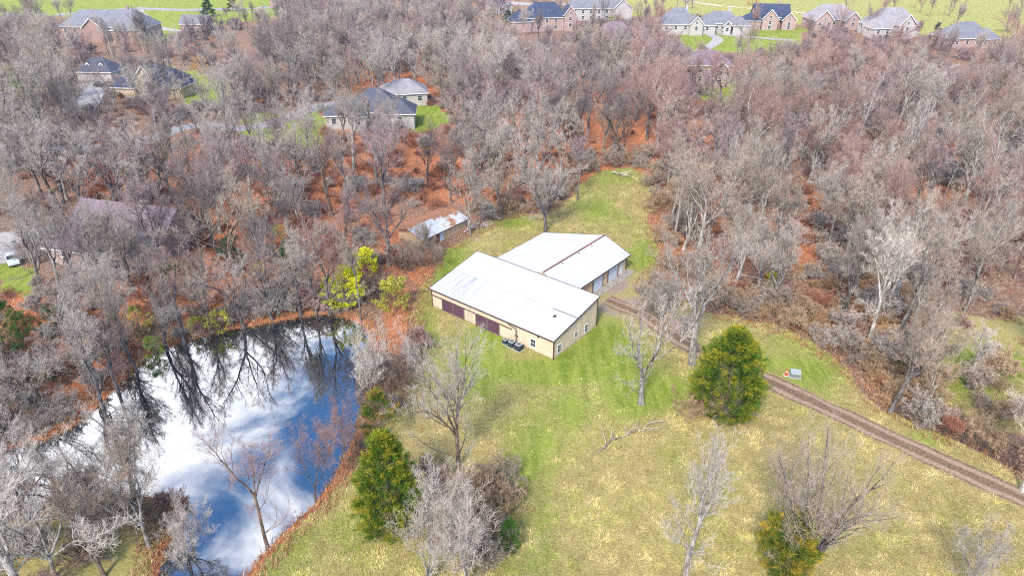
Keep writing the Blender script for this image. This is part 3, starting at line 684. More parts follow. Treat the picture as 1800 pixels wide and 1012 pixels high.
def house(name, label, px, py, rz, blocks, wallm, roofm, sc=1.0, nwin=3, chim=True, storeys=1, extra=None, gable=None, cat='house'):
    x, y = G(px, py); h = thing(name, label, cat, (x, y, 0), math.radians(rz))
    W = MB(); R = MB(); T = MB()
    wins = []
    for bi, (bx, by, bw, bd, he, rt, rh) in enumerate(blocks):
        bx *= sc; by *= sc; bw *= sc; bd *= sc; he *= sc; rh *= sc
        x0, x1, y0, y1 = bx-bw/2, bx+bw/2, by-bd/2, by+bd/2; o = .55
        W.box(x0, x1, y0, y1, -1, he)
        k = rh/(min(bw, bd)/2+o) if rt in ('hip',) else rh/((bd if rt == 'gx' else bw)/2+o) if rt in ('gx', 'gy') else rh/(bd/2+o)
        ze = he+.02
        X0, X1, Y0, Y1 = x0-o, x1+o, y0-o, y1+o
        if rt == 'hip':
            if bw > bd: a, b = (X0+(bd/2+o), by, ze+rh), (X1-(bd/2+o), by, ze+rh)
            else: a, b = (bx, Y0+(bw/2+o), ze+rh), (bx, Y1-(bw/2+o), ze+rh)
            c = [(X0,Y0,ze),(X1,Y0,ze),(X1,Y1,ze),(X0,Y1,ze)]
            if bw > bd: fs = [(c[0],c[1],b,a),(c[2],c[3],a,b),(c[1],c[2],b),(c[3],c[0],a)]
            else: fs = [(c[0],c[1],a),(c[1],c[2],b,a),(c[2],c[3],b),(c[3],c[0],a,b)]
            for f in fs: R.poly(f)
            R.poly([c[3],c[2],c[1],c[0]])
        elif rt == 'gx':
            a, b = (X0,by,ze+rh), (X1,by,ze+rh)
            R.slab([(X0,Y0,ze),(X1,Y0,ze),b,a], .2); R.slab([a,b,(X1,Y1,ze),(X0,Y1,ze)], .2)
            for xx in (x0, x1): W.poly([(xx,y0,he),(xx,y1,he),(xx,by,he+rh-.25)])
        elif rt == 'gy':
            a, b = (bx,Y0,ze+rh), (bx,Y1,ze+rh)
            R.slab([(X0,Y0,ze),a,b,(X0,Y1,ze)], .2); R.slab([a,(X1,Y0,ze),(X1,Y1,ze),b], .2)
            W.poly([(x0,y0,he),(x1,y0,he),(bx,y0,he+rh-.25)]); W.poly([(x0,y1,he),(x1,y1,he),(bx,y1,he+rh-.25)])
            T.slab([(X0,Y0-.06,ze+.02),(X0,Y0-.02,ze+.02),(bx,Y0-.02,ze+rh+.02),(bx,Y0-.06,ze+rh+.02)], .42); T.slab([(bx,Y0-.06,ze+rh+.02),(bx,Y0-.02,ze+rh+.02),(X1,Y0-.02,ze+.02),(X1,Y0-.06,ze+.02)], .42)
        T.box(X0, X1, Y0-.03, Y0+.03, ze-.3, ze-.04) if rt != 'gy' else None
        T.box(X0-.03, X0+.03, Y0, Y1, ze-.28, ze-.02) if rt != 'gx' else None
        T.box(X1-.03, X1+.03, Y0, Y1, ze-.28, ze-.02) if rt != 'gx' else None
        n = max(1, int(bw/4.2)) if nwin else 0
        for k2 in range(n):
            cxw = x0+bw*(k2+.5)/n
            for st in range(storeys if he > 4.5 else 1):
                z0 = he-2.5 if st == 0 else he-5.4
                wins.append(('y', cxw-.75, cxw+.75, max(z0, .5), max(z0, .5)+1.75, y0, 1))
            if rt == 'gy' and rh > 2.2: wins.append(('y', bx-.6, bx+.6, he+.2, he+1.5, y0, 1)) if k2 == 0 else None
        if nwin:
            m_ = max(1, int(bd/6))
            for k2 in range(m_):
                cyw = y0+bd*(k2+.5)/m_; s = 1 if bx*1.0 >= 0 and px < 900 else -1
                z0 = max(he-2.5, .5)
                wins.append(('x', cyw-.7, cyw+.7, z0, z0+1.7, x1 if s > 0 else x0, s))
    W.build('wall', wallm, h); rf = R.build('roof', roofm, h); T.build('trim', M_WHT, h)
    for f, a0, a1, z0, z1, fx, s in wins[:14]: window(h, f, a0, a1, z0, z1, fx, s, True, None, .12)
    if chim:
        b = blocks[0]; cx_, cy_ = (b[0]+b[2]*.22)*sc, (b[1]+b[3]*.12)*sc; zt_ = (b[4]+b[6])*sc
        mb = MB(); mb.box(cx_-.55, cx_+.55, cy_-.4, cy_+.4, b[4]*sc, zt_+1.1); mb.box(cx_-.65, cx_+.65, cy_-.5, cy_+.5, zt_+1.1, zt_+1.3); mb.build('chimney', wallm, rf)
    # small roof vents
    for k2 in range(2):
        b = blocks[0]; cx_ = (b[0]-b[2]*(.15-.2*k2))*sc; mb = MB(); zz = (b[4]+b[6]*.45)*sc; cy_ = (b[1]-b[3]*.28)*sc
        mb.box(cx_-.2, cx_+.2, cy_-.2, cy_+.2, zz-.4, zz+.35); mb.build('vent', R_PALE, rf)
    if extra: extra(h)
    return h
def garage_doors(n, x0, y, w_, hh=2.3, gap=.8):
    def f(h):
        for k in range(n):
            a = x0+k*(w_+gap); mb = MB(); mb.box(a, a+w_, y-.14, y-.02, 0, hh)
            for q in range(3): mb.box(a+.1, a+w_-.1, y-.17, y-.14, .1+q*hh/3, (q+1)*hh/3-.05)
            mb.build('garage_door', M_WHT, h)
    return f
def dormers(lst, roofm):
    def f(h):
        for (x, y, z, w_, hh) in lst:
            mb = MB(); mb.box(x-w_/2, x+w_/2, y, y+2.4, z, z+hh); mb.poly([(x-w_/2,y,z+hh),(x+w_/2,y,z+hh),(x,y,z+hh+w_*.45)]); d = mb.build('dormer', M_WHT, h)
            mb = MB(); o = .2; mb.slab([(x-w_/2-o,y-o,z+hh-.1),(x,y-o,z+hh+w_*.5),(x,y+2.8,z+hh+w_*.5),(x-w_/2-o,y+2.8,z+hh-.1)], .12); mb.slab([(x,y-o,z+hh+w_*.5),(x+w_/2+o,y-o,z+hh-.1),(x+w_/2+o,y+2.8,z+hh-.1),(x,y+2.8,z+hh+w_*.5)], .12); mb.build('dormer_roof', roofm, d)
            window(d, 'y', x-w_*.28, x+w_*.28, z+.4, z+hh, y, 1, True, None, .08)
    return f
house('brick_house', 'big brick house with long grey hip roof and arched gable at top left', 186, 72, -4,
      [(0,7,40,14,6,'hip',6.5),(-2,-1.5,9,6,6.2,'gy',4.2),(13,0,13,9,5.4,'hip',4)], W_BRICK, R_GREY, 1.0, storeys=2)
house('brick_outbuilding', 'small brick outbuilding with grey gable roof on the lawn at top left', 344, 60, -8,
      [(0,3,13,8,4.6,'gx',3.6)], W_BRICK, R_GREY, 1.0, chim=False, cat='outbuilding')
house('stone_gabled_house', 'stone gabled house with blue black roof among bare trees at upper left', 262, 168, -6,
      [(2,6,20,12,5.5,'hip',5.5),(2,-.6,8.5,5,7.2,'gy',5.2),(6.3,-3.5,4.2,3,4.8,'gy',3),(12,2,9,12,4.5,'hip',4.6),(-7,1,9,12,4.2,'hip',5)], W_STONE, R_BLUE, .82, storeys=2)
house('dormered_garage', 'pale three bay garage with dark roof and two white dormers, upper left', 168, 142, -5,
      [(0,5,15,10,3.6,'hip',5)], W_CREAM, R_DARK, .85, nwin=0, chim=False, cat='garage',
      extra=lambda h: (garage_doors(3, -5.6, .64, 3.1)(h), dormers([(-2.6,1.6,4.2,1.6,1.3),(2.4,1.6,4.2,1.6,1.3)], R_DARK)(h)))
house('turreted_house', 'cream house with dark pointed hip roof beyond the woods left of centre', 648, 226, 4,
      [(2,6,15,12,4.6,'hip',5.2),(-7,4,9,9,4,'hip',3),(9,3,8,9,4.4,'hip',3.4),(-2.5,-.5,4.5,4,4.2,'hip',2.2)], W_CREAM, R_DARK, 1.0, chim=False, storeys=1)
house('hip_roofed_garage', 'white walled garage with pale hip roof behind the dark roofed cream house', 712, 186, 12,
      [(0,4,14,10,4,'hip',3.4)], W_CREAM, R_PALE, 1.0, nwin=2, chim=False, cat='garage')
house('mauve_roofed_house', 'wide low house with mauve roof seen through bare trees left of the pond', 196, 462, -14,
      [(0,8,21,13,4,'gx',5.2),(5,0,8,7,4,'gy',3.4),(-7,1,8,8,3.6,'hip',2.8)], W_PINK, R_MAUVE, .92, chim=False)
house('far_brick_house', 'pink brick house with blue black hip roof and arched end gable, top centre', 962, 56, 10,
      [(0,7,22,12,6.5,'hip',6.5),(11.5,3,6,7,7.5,'gy',4.5),(-13,6,10,12,5,'hip',5)], W_PINK, R_BLUE, .98, storeys=2)
house('wide_grey_house', 'widest grey hip roofed house at the top, right of the pink brick one', 1052, 36, 4,
      [(0,8,30,16,6,'hip',8),(12,0,10,8,6,'gy',5)], W_GREYB, R_GREY, 1.0, storeys=2)
house('plum_roofed_house', 'house with plum roof half buried in trees in the upper centre', 1080, 86, -6,
      [(0,6,18,12,4.2,'hip',6),(5,-.5,5,4,4.4,'gy',3.4),(-6.5,-.2,5,4,4.2,'gy',2.4)], W_CREAM, R_MAUVE, 1.0, chim=False)
house('grey_hipped_house', 'grey hip roofed house with pale right gable behind the tallest row of trees', 1195, 62, 0,
      [(0,7,18,14,5,'hip',6.5),(7,1,6,6,5,'gy',3.6)], W_CREAM, R_GREY, 1.0)
house('porch_house', 'pale grey roofed house with small gabled porch, top right of centre', 1268, 60, -3,
      [(0,7,20,12,5,'hip',5),(-8,2,8,10,4.6,'hip',4.2),(2,-1,3.6,3,4.2,'gy',2.4),(9,3,8,10,4.4,'hip',4)], W_CREAM, R_GREY, .95)
house('blue_roofed_house', 'house with dark blue roof, brick wing and white chimney by the fairway', 1356, 52, -6,
      [(0,8,18,12,6,'gx',6),(-2,1,8,8,5.6,'gy',5),(8,1.5,7,8,5,'gy',4),(-11,3,9,10,4.6,'hip',3.8)], W_PINK, R_BLUE, .92, storeys=2)
house('mauve_gabled_house', 'mauve roofed brick house with pale front gable, fourth from the right edge', 1466, 52, 0,
      [(0,8,24,13,4.8,'hip',6.6),(-7,1,9,8,4.8,'gy',5),(8,1.5,8,8,4.6,'gy',4.4)], W_PINK, R_PALE, .95, chim=False)
house('tall_gabled_house', 'grey mauve house with tall light centre gable, third from the right edge', 1574, 66, 4,
      [(0,8,24,14,5.4,'hip',7.4),(3,1,8,8,6,'gy',5),(-9,2,9,10,4.8,'hip',5)], W_CREAM, R_PALE, .95, chim=False)
house('slate_hipped_house', 'long slate blue hip roofed house at the far upper right by the putting green', 1706, 84, 10,
      [(0,7,22,14,4.4,'hip',6.6),(8,3,10,10,4.2,'hip',4.4)], W_PINK, R_GREY, .9, chim=False)
house('glazed_porch_house', 'brown house with tall glazed porch behind bare trees, right of the red glade', 1240, 152, -4,
      [(0,6,17,11,7,'hip',4),(4,-.2,4.4,4,6.5,'gy',2.4)], plain('mauve_brown_wall', (.36,.27,.24), .85, .15), R_MAUVE, 1.0, storeys=2, chim=False)
house('dark_gabled_house', 'dark roofed house cut by the top edge of the picture left of centre', 505, 14, 0, [(0,6,20,13,5,'hip',7)], W_BRICK, R_DARK, 1.0, chim=False)
house('dark_peaked_house', 'small house with steep dark plum roof at the top beside the fir', 872, 26, 0, [(0,6,12,11,5,'hip',7.5),(7,3,6,8,4,'gy',3)], W_GREYB, R_MAUVE, .9, chim=False)
# cars on the drives
def car(label, px, py, rz, colr, name='parked_car', dx=0):
    x, y = G(px, py); c = thing(name, label, 'car', (x, y, T1(x, y)+.05), math.radians(rz))
    body = plain('car_'+colr[0], colr[1], .3, .05, 2, 0, .5)
    mb = MB(); prof = [(-2.3,.45),(-2.3,.95),(-1.9,1.02),(-1.1,1.1),(1.0,1.08),(2.1,.92),(2.3,.7),(2.3,.4)]
    for s in (0,):
        n = len(prof); i = len(mb.v); mb.v += [(p,-.88,q) for p, q in prof]+[(p,.88,q) for p, q in prof]
        mb.f.append(tuple(range(i, i+n))); mb.f.append(tuple(reversed(range(i+n, i+2*n)))); mb.m += [0, 0]
        for k in range(n): mb.f.append((i+(k+1) % n, i+k, i+n+k, i+n+(k+1) % n)); mb.m.append(0)
    mb.build('body', body, c, .06)
    mb = MB(); b = [(-1.8,-.82,1.03),(.9,-.82,1.03),(.9,.82,1.03),(-1.8,.82,1.03)]; tq = [(-1.35,-.66,1.52),(.2,-.66,1.52),(.2,.66,1.52),(-1.35,.66,1.52)]
    i = 0; mb.v += b+tq; mb.f += [(0,1,5,4),(1,2,6,5),(2,3,7,6),(3,0,4,7)]; mb.m += [0]*4; mb.build('windows', M_GLS, c)
    mb = MB(); mb.slab([(-1.38,-.68,1.55),(.23,-.68,1.55),(.23,.68,1.55),(-1.38,.68,1.55)], .05); mb.build('roof', body, c)
    for wx in (-1.45, 1.45):
        for wy in (-.8, .8):
            mb = MB(); mb.bar((wx, wy-.11, .34), (wx, wy+.11, .34), .34, 14); wv = mb.build('wheel', plain('tyre', (.02,.02,.02), .9), c)
            mb = MB(); sgn = 1 if wy > 0 else -1; mb.bar((wx, wy+sgn*.10, .34), (wx, wy+sgn*.125, .34), .2, 10); mb.build('rim', M_ACT, wv)
    for wy in (-.6, .6): mb = MB(); mb.box(2.24,2.31,wy-.18,wy+.18,.62,.78); mb.build('headlight', M_WHT, c)
    return c
car('pale blue and white car parked on the drive at the left edge', 24, 462, -50, ('pale_blue', (.50,.58,.68)))
car('dark car parked in front of the dormered garage', 178, 152, 10, ('black', (.03,.035,.045)))

# ------------------------------------------------------------------ tree growing
def norm(v):
    return v/(math.sqrt(v[0]*v[0]+v[1]*v[1]+v[2]*v[2])+1e-9)
def perp(rng, d, ang, az=None):
    a = np.cross(d, (0.0, 0.0, 1.0) if abs(d[2]) < 0.95 else (1.0, 0.0, 0.0)); a = norm(a); b = np.cross(d, a)
    az = rng.uniform(0, 6.2832) if az is None else az
    return norm(d*math.cos(ang)+(a*math.cos(az)+b*math.sin(az))*math.sin(ang))
NSEG = [9, 8, 6, 4, 3, 1]
def grow_poly(rng, p, d, L, r0, r1, lev, wob, trop):
    n = NSEG[lev]; P = np.empty((n+1, 3)); D = np.empty((n+1, 3)); P[0] = p; D[0] = d; q = p.copy()
    for i in range(n):
        d = d+np.array((rng.gauss(0, wob), rng.gauss(0, wob), rng.gauss(0, wob)+trop)); d = norm(d); q = q+d*(L/n); P[i+1] = q; D[i+1] = d
    return P, D, np.linspace(r0, r1, n+1)
def tubes(levels, kinds):
    Vs, Qs, off = [], [], 0
    for lev, lst in levels.items():
        if not lst: continue
        k = kinds[lev]; P = np.array([a[0] for a in lst]); D = np.array([a[1] for a in lst]); R = np.array([a[2] for a in lst])
        up = np.where(np.abs(D[..., 2:3]) < 0.9, np.array([0, 0, 1.0]), np.array([1.0, 0, 0]))
        A = np.cross(D, up); A /= np.linalg.norm(A, axis=-1, keepdims=True)+1e-9; B = np.cross(D, A)
        an = np.arange(k)*2*np.pi/k
        ring = P[:, :, None, :]+R[:, :, None, None]*(A[:, :, None, :]*np.cos(an)[None, None, :, None]+B[:, :, None, :]*np.sin(an)[None, None, :, None])
        nb, npnt = P.shape[:2]; Vs.append(ring.reshape(-1, 3))
        base = (np.arange(nb)[:, None, None]*npnt+np.arange(npnt-1)[None, :, None])*k
        j = np.arange(k)[None, None, :]; j2 = (j+1) % k
        Qs.append((np.stack([base+j, base+j2, base+k+j2, base+k+j], -1)).reshape(-1, 4)+off); off += nb*npnt*k
    return np.concatenate(Vs), np.concatenate(Qs)
def gen_tree(seed, H, fork=0.35, nl=4, spread=0.5, counts=(0, 9, 6, 5, 4), r0=0.32, lean=(0, 0), wob=0.08, twig=0.014, dens=1.0, side=0, trop=0.05, ang=(28, 55), ratio=(0, .56, .52, .60, .80), low=0.25, stems=1, stemspread=.15, central=True, widen=1.0):
    rng = random.Random(seed); lv = {i: [] for i in range(6)}
    def children(P, D, R, L, lev):
        # spawn children of level lev+1
        nxt = lev+1
        if nxt > 5: return
        cnt = int(round(counts[lev]*(dens if lev >= 2 else 1))) if lev < len(counts) else 0
        n = len(P)-1; az = rng.uniform(0, 6.28)
        for j in range(cnt):
            t = (low if lev <= 1 else .18)+(1-(low if lev <= 1 else .18))*(j+rng.random()*.8)/cnt; t = min(t, .98)
            f = t*n; i = min(int(f), n-1); f -= i
            p = P[i]*(1-f)+P[i+1]*f; d = D[i]; az += 2.4+rng.uniform(-.4, .4)
            a = math.radians(rng.uniform(*ang)); cdn = perp(rng, d, a, az)
            cdn = norm(cdn+np.array((0, 0, .28)))
            l = L*ratio[lev]*(1-.55*t)*rng.uniform(.7, 1.25)+(.12 if lev >= 3 else 0)
            rr = max(R[i]*(.45+.15*rng.random()), twig)
            grow(p, cdn, l, rr, nxt)
        if lev in (1, 2):   # the tip forks on
            for s in range(2): grow(P[-1], perp(rng, D[-1], math.radians(rng.uniform(10, 28))), L*ratio[lev]*rng.uniform(.5, .8), max(R[-1]*.9, twig), nxt)
    def grow(p, d, L, r, lev):
        r1 = r*(.32 if lev < 3 else .55) if lev < 5 else r*.6
        if lev >= 4: r = min(r, twig*1.5); r1 = twig*.7
        P, D, R = grow_poly(rng, p, d, L, r, max(r1, twig*.6), lev, wob*(1+.30*min(lev, 2)-.12*max(lev-2, 0)), trop*(1 if lev < 4 else .6))
        lv[lev].append((P, D, R)); children(P, D, R, L, lev)
    for s in range(stems):
        d0 = norm(np.array((lean[0]+rng.gauss(0, stemspread if stems > 1 else .03), lean[1]+rng.gauss(0, stemspread if stems > 1 else .03), 1.0)))
        Lt = H*fork; P, D, R = grow_poly(rng, np.array((rng.gauss(0, .15) if stems > 1 else 0., rng.gauss(0, .15) if stems > 1 else 0., -.35)), d0, Lt, r0*(1 if stems == 1 else .6), r0*.7*(1 if stems == 1 else .55), 0, .03, .02)
        R[0] *= 1.45; R[1] *= 1.08
        lv[0].append((P, D, R))
        az = rng.uniform(0, 6.28)
        for k in range(nl):
            a = math.radians(rng.uniform(.45, 1.0)*spread*60); a = a*.3 if (k == 0 and central) else a
            az += 6.28/nl+rng.uniform(-.3, .3); L = (H-Lt)*rng.uniform(.78, 1.0)*(1.06 if k == 0 else .92)
            st = len(P)-1 if k < 3 else len(P)-2
            grow(P[st], perp(rng, D[st], a, az), L, r0*(.62 if k == 0 else .5)*(1 if stems == 1 else .6), 1)
        for k in range(side):   # low side limbs straight off the bole
            i = rng.randint(max(1, len(P)//3), len(P)-2); grow(P[i], perp(rng, D[i], math.radians(rng.uniform(50, 78))), (H-Lt)*rng.uniform(.3, .5), r0*.28, 2)
    top = max(a[0][-1][2] for k in (1, 2, 3) for a in lv[k]); f = H/top
    for k in lv: lv[k] = [(a*np.array((f*widen, f*widen, f)), b, c) for a, b, c in lv[k]]
    return lv
def tree_meshes(name, lv, leaves=None, seed=0, leafset=None, trunk_mat=None, twig_mat=None):
    tv, tq = tubes({0: lv[0], 1: lv[1], 2: lv[2]}, {0: 9, 1: 6, 2: 4})
    cv, cq = tubes({k: lv[k] for k in (3, 4, 5)}, {3: 3, 4: 3, 5: 3})
    tm = mesh_np(name+'_trunk', tv, quads=tq, mats=[trunk_mat or M_TRUNK], smooth=True)
    if leaves:
        rs = np.random.default_rng(seed); tips = np.concatenate([np.array([a[0][-1] for a in lv[k]]) for k in (3, 4, 5) if lv[k]])
        n = leaves; idx = rs.integers(0, len(tips), n); c = tips[idx]+rs.normal(0, .18, (n, 3))
        lvV, lvQ, lvC = leafquads(rs, c, .09, .17, leafset)
        V = np.concatenate([cv, lvV]); Q = np.concatenate([cq, lvQ+len(cv)])
        C_ = np.concatenate([np.tile((.5, .5, .5, 1), (len(cv), 1)), lvC]); fm = np.concatenate([np.zeros(len(cq)), np.ones(len(lvQ))])
        cm = mesh_np(name+'_crown', V, quads=Q, mats=[twig_mat or M_TWIG, M_LEAF], attrs={'leafcol': ('FLOAT_COLOR', C_)}, fmat=fm)
    else: cm = mesh_np(name+'_crown', cv, quads=cq, mats=[twig_mat or M_TWIG])
    return tm, cm
def leafquads(rs, c, s0, s1, cols, dirs=None, asp=1.0, cnoise=None):
    n = len(c)
    a = rs.normal(0, 1, (n, 3)) if dirs is None else dirs+rs.normal(0, .35, (n, 3)); a /= np.linalg.norm(a, axis=1, keepdims=True)
    b = np.cross(a, rs.normal(0, 1, (n, 3))); b /= np.linalg.norm(b, axis=1, keepdims=True)+1e-9
    s = rs.uniform(s0, s1, (n, 1)); a = a*s; b = b*s*asp*.5
    V = np.stack([c-b*.5, c+b*.5, c+a+b*.35, c+a-b*.35], 1).reshape(-1, 3)
    Q = np.arange(n*4).reshape(-1, 4)
    cols = np.array(cols, float); k = rs.integers(0, len(cols), n) if cnoise is None else np.clip((cnoise*len(cols)).astype(int), 0, len(cols)-1)
    cc_ = cols[k]*rs.uniform(.75, 1.25, (n, 1)); cc_ = np.clip(np.c_[cc_, np.ones(n)], 0, 1)
    return V, Q, np.repeat(cc_, 4, 0)

KIND = {'straw tan': (1.30, 1.02, .72),   # tone word -> colour multiplier shown by bark and twigs
 'pale grey': (1.20, 1.18, 1.16), 'beige grey': (1.12, 1.02, .90), 'mauve grey': (.93, .80, .88), 'pinkish brown': (1.05, .77, .74), 'dark grey': (.58, .56, .60), 'silvery': (1.6, 1.6, 1.58), 'brown': (.72, .58, .48)}
def put_tree(name, label, cat, tm, cm, x, y, sc=1.0, rz=0.0, tone='pale grey', group=None, trunk_tone=None, sz=None):
    t = thing(name, label, cat, (x, y, T1(x, y)), rz, group); t.scale = (sc, sc, sz or sc)
    a = ob('trunk', tm, t); b = ob('crown', cm, t)
    c = KIND[tone]; kk_ = .82 if tone == 'silvery' else .9; b.color = (c[0]*kk_, c[1]*kk_, c[2]*kk_, 1); c2 = KIND[trunk_tone or tone]; a.color = (*c2, 1)
    return t
# prototypes of the wood's trees (about 18 m tall)
def build_protos():
    P = []
    specs = [dict(fork=.38, nl=4, spread=.55, counts=(0,8,5,4,3)), dict(fork=.30, nl=5, spread=.65, counts=(0,8,5,4,3)), dict(fork=.5, nl=3, spread=.5, counts=(0,8,5,4,3)),
             dict(fork=.42, nl=4, spread=.42, counts=(0,9,6,5,3), r0=.26), dict(fork=.26, nl=3, spread=.5, counts=(0,9,5,4,3), r0=.36), dict(fork=.55, nl=5, spread=.7, counts=(0,8,5,4,3), r0=.3),
             dict(fork=.34, nl=4, spread=.75, counts=(0,8,5,4,3), wob=.11), dict(fork=.6, nl=3, spread=.35, counts=(0,8,6,5,3), r0=.2), dict(fork=.3, nl=4, spread=.45, counts=(0,9,5,4,3), wob=.06, r0=.28)]
    for i, s in enumerate(specs):
        lv = gen_tree(100+i, 18, **{**dict(r0=.36, twig=.0112, side=2, widen=1.02), **s}); P.append(tree_meshes('wood_tree_%d' % i, lv))
    return P
PROTOS = build_protos()
OAK = [tree_meshes('leafy_tree_%d' % i, gen_tree(300+i, 13, fork=.25, nl=4, spread=.7, counts=(0,8,5,4,2), r0=.2, twig=.016), leaves=5200, seed=i, leafset=ls)
       for i, ls in enumerate([[(.50,.20,.06),(.58,.28,.10),(.40,.14,.05)], [(.55,.36,.22),(.60,.42,.26),(.46,.28,.16)]])]

# hero trees: bx,by,top pixel rows give place and height
HERO = []
def hero(name, label, bx, by, ty, seed, tone, ttone=None, group=None, cat='bare tree', hs=1.0, **kw):
    x, y, h = hgt(bx, by, ty); lv = gen_tree(seed, h*hs, **kw); tm, cm = tree_meshes('tree_%d' % seed, lv)
    HERO.append((x, y)); return put_tree(name, label, cat, tm, cm, x, y, 1.0, 0.0, tone, group, ttone)
hero('bare_tree', 'dead grey tree with bark falling off, on the grass right of the barn', 1127, 708, 492, 11, 'pale grey', fork=.30, nl=3, spread=.55, counts=(0,8,4,3,2), r0=.42, side=3, wob=.12, twig=0.0114, lean=(-.03,0))
hero('bare_tree', 'tall thick trunked grey tree beside the track, left behind the big cedar', 1216, 640, 372, 12, 'pale grey', fork=.36, nl=4, spread=.6, counts=(0,8,5,4,3), r0=.52, side=4, wob=.10, twig=0.0109)
hero('bare_tree', 'broad bare tree in front of the plum sliding doors of the barn', 806, 822, 548, 13, 'pale grey', 'brown', fork=.32, nl=5, spread=.36, counts=(0,10,6,4,3), r0=.29, side=2, wob=.07, twig=0.0093, ang=(25,48))
hero('bare_tree', 'pale slender tree standing in the straw field, cut by the bottom edge', 1204, 1010, 735, 14, 'silvery', 'pale grey', fork=.45, nl=3, spread=.42, counts=(0,9,5,4,2), r0=.28, side=9, wob=.07, twig=0.0103, low=.12)
hero('bare_tree', 'spreading dark limbed tree behind the golden cedar at bottom right', 1418, 1004, 738, 115, 'beige grey', 'dark grey', fork=.16, nl=8, spread=.60, counts=(0,9,6,4,3), r0=.36, side=2, wob=.05, twig=0.0088)
hero('bare_tree', 'pale vase shaped thicket tree at the bottom edge beside the tall cedar', 752, 1030, 830, 16, 'silvery', 'silvery', fork=.10, nl=6, spread=.30, counts=(0,8,5,4,2), r0=.20, wob=.05, twig=0.0093, trop=.03)
hero('bare_tree', 'second pale many stemmed tree by the bottom edge, right of the vase shaped one', 822, 1030, 820, 17, 'pale grey', fork=.12, nl=5, spread=.36, counts=(0,8,5,4,2), r0=.17, wob=.06, twig=0.0093)
hero('bare_tree', 'whitish fan shaped tree on the right bank at the far end of the pond', 650, 692, 548, 18, 'silvery', 'silvery', fork=.08, nl=6, spread=.30, counts=(0,8,4,4,2), r0=.13, wob=.05, twig=0.0093)
hero('bare_tree', 'small red budded tree leaning over the pond at its bottom right bank', 470, 955, 735, 19, 'pinkish brown', 'brown', fork=.5, nl=3, spread=.6, counts=(0,7,5,4,3), r0=.19, side=5, wob=.12, twig=0.0072)
hero('bare_tree', 'red twigged sapling on the pond bank left of the tall cedar', 553, 872, 740, 20, 'pinkish brown', 'brown', fork=.25, nl=4, spread=.5, counts=(0,8,5,4,3), r0=.12, wob=.08, twig=0.0067)
hero('bare_tree', 'rosy twigged bush tree at the pond edge above the red twigged sapling', 604, 790, 690, 21, 'pinkish brown', 'brown', fork=.15, nl=6, spread=.7, counts=(0,7,5,4,3), r0=.10, wob=.08, twig=0.0067)
hero('bare_tree', 'big white barked sycamore at the bottom left corner', 38, 1040, 735, 22, 'silvery', 'silvery', fork=.30, nl=4, spread=.7, counts=(0,8,6,4,3), r0=.40, side=2, wob=.09, twig=0.0103, lean=(-.12,.05))
hero('bare_tree', 'crooked white limbed tree at the bottom left, right of the corner sycamore', 95, 1010, 760, 23, 'silvery', fork=.2, nl=5, spread=.8, counts=(0,8,6,4,3), r0=.22, wob=.12, twig=0.0103, lean=(.1,0))
hero('bare_tree', 'brown leaning tree inside the grassy hollow at bottom left', 185, 1012, 835, 24, 'brown', 'brown', fork=.5, nl=4, spread=.6, counts=(0,7,5,4,2), r0=.2, wob=.12, twig=0.0088, lean=(-.25,.05))
hero('bare_tree', 'dense grey topped tree on the point of land in the pond', 262, 960, 775, 25, 'beige grey', 'pale grey', fork=.3, nl=5, spread=.7, counts=(0,9,7,5,3), r0=.2, wob=.09, twig=0.0083)
hero('bare_tree', 'whitish low forked tree on the point of land nearest the open water', 330, 975, 860, 26, 'pale grey', fork=.15, nl=6, spread=.7, counts=(0,8,6,4,3), r0=.15, wob=.1, twig=0.0083)
hero('bare_tree', 'lone tree with drooping grey crown directly behind the garage wing', 958, 408, 248, 27, 'pale grey', 'dark grey', fork=.27, nl=6, spread=.48, counts=(0,10,6,4,3), r0=.36, side=3, wob=.10, twig=0.0103)
hero('bare_tree', 'slim dark trunked tree at the left rim of the grassy clearing', 1015, 352, 235, 28, 'mauve grey', 'dark grey', fork=.5, nl=3, spread=.4, counts=(0,8,5,4,3), r0=.18, wob=.07)
hero('bare_tree', 'greenish grey tree touching the right end of the old shed', 826, 412, 262, 29, 'pale grey', 'pale grey', fork=.4, nl=4, spread=.6, counts=(0,8,5,4,3), r0=.28, side=6, wob=.12, twig=0.0103)
hero('bare_tree', 'dark twin stemmed tree between the old shed and the lone drooping tree', 881, 384, 250, 30, 'beige grey', 'dark grey', fork=.14, nl=4, spread=.5, counts=(0,9,6,4,3), r0=.28, wob=.08)
hero('bare_tree', 'small pale crooked tree at the bottom right corner of the field', 1712, 1030, 925, 31, 'pale grey', fork=.2, nl=6, spread=.85, counts=(0,7,5,4,3), r0=.15, wob=.12, twig=0.0083)
hero('bare_tree', 'whitish tree at the right edge where the track leaves the picture', 1796, 862, 650, 32, 'silvery', fork=.4, nl=5, spread=.6, counts=(0,8,6,4,3), r0=.24, wob=.1, twig=0.0093)
hero('sycamore', 'white forked sycamore with two straight limbs above the right hand woods', 1505, 268, 108, 33, 'silvery', 'silvery', cat='sycamore', fork=.3, nl=3, spread=.4, counts=(0,5,4,3,2), r0=.34, wob=.05, twig=0.0103)
hero('sycamore', 'white sycamore left of centre with candelabra limbs above the red woods', 930, 215, 102, 34, 'silvery', 'silvery', cat='sycamore', fork=.45, nl=4, spread=.5, counts=(0,6,5,4,2), r0=.34, wob=.08, twig=0.0114)
hero('sycamore', 'tallest white sycamore in the right hand woods, leaning right', 1548, 352, 150, 35, 'silvery', 'silvery', cat='sycamore', fork=.42, nl=4, spread=.5, counts=(0,6,5,3,2), r0=.40, wob=.05, twig=0.0114, lean=(.06,0))
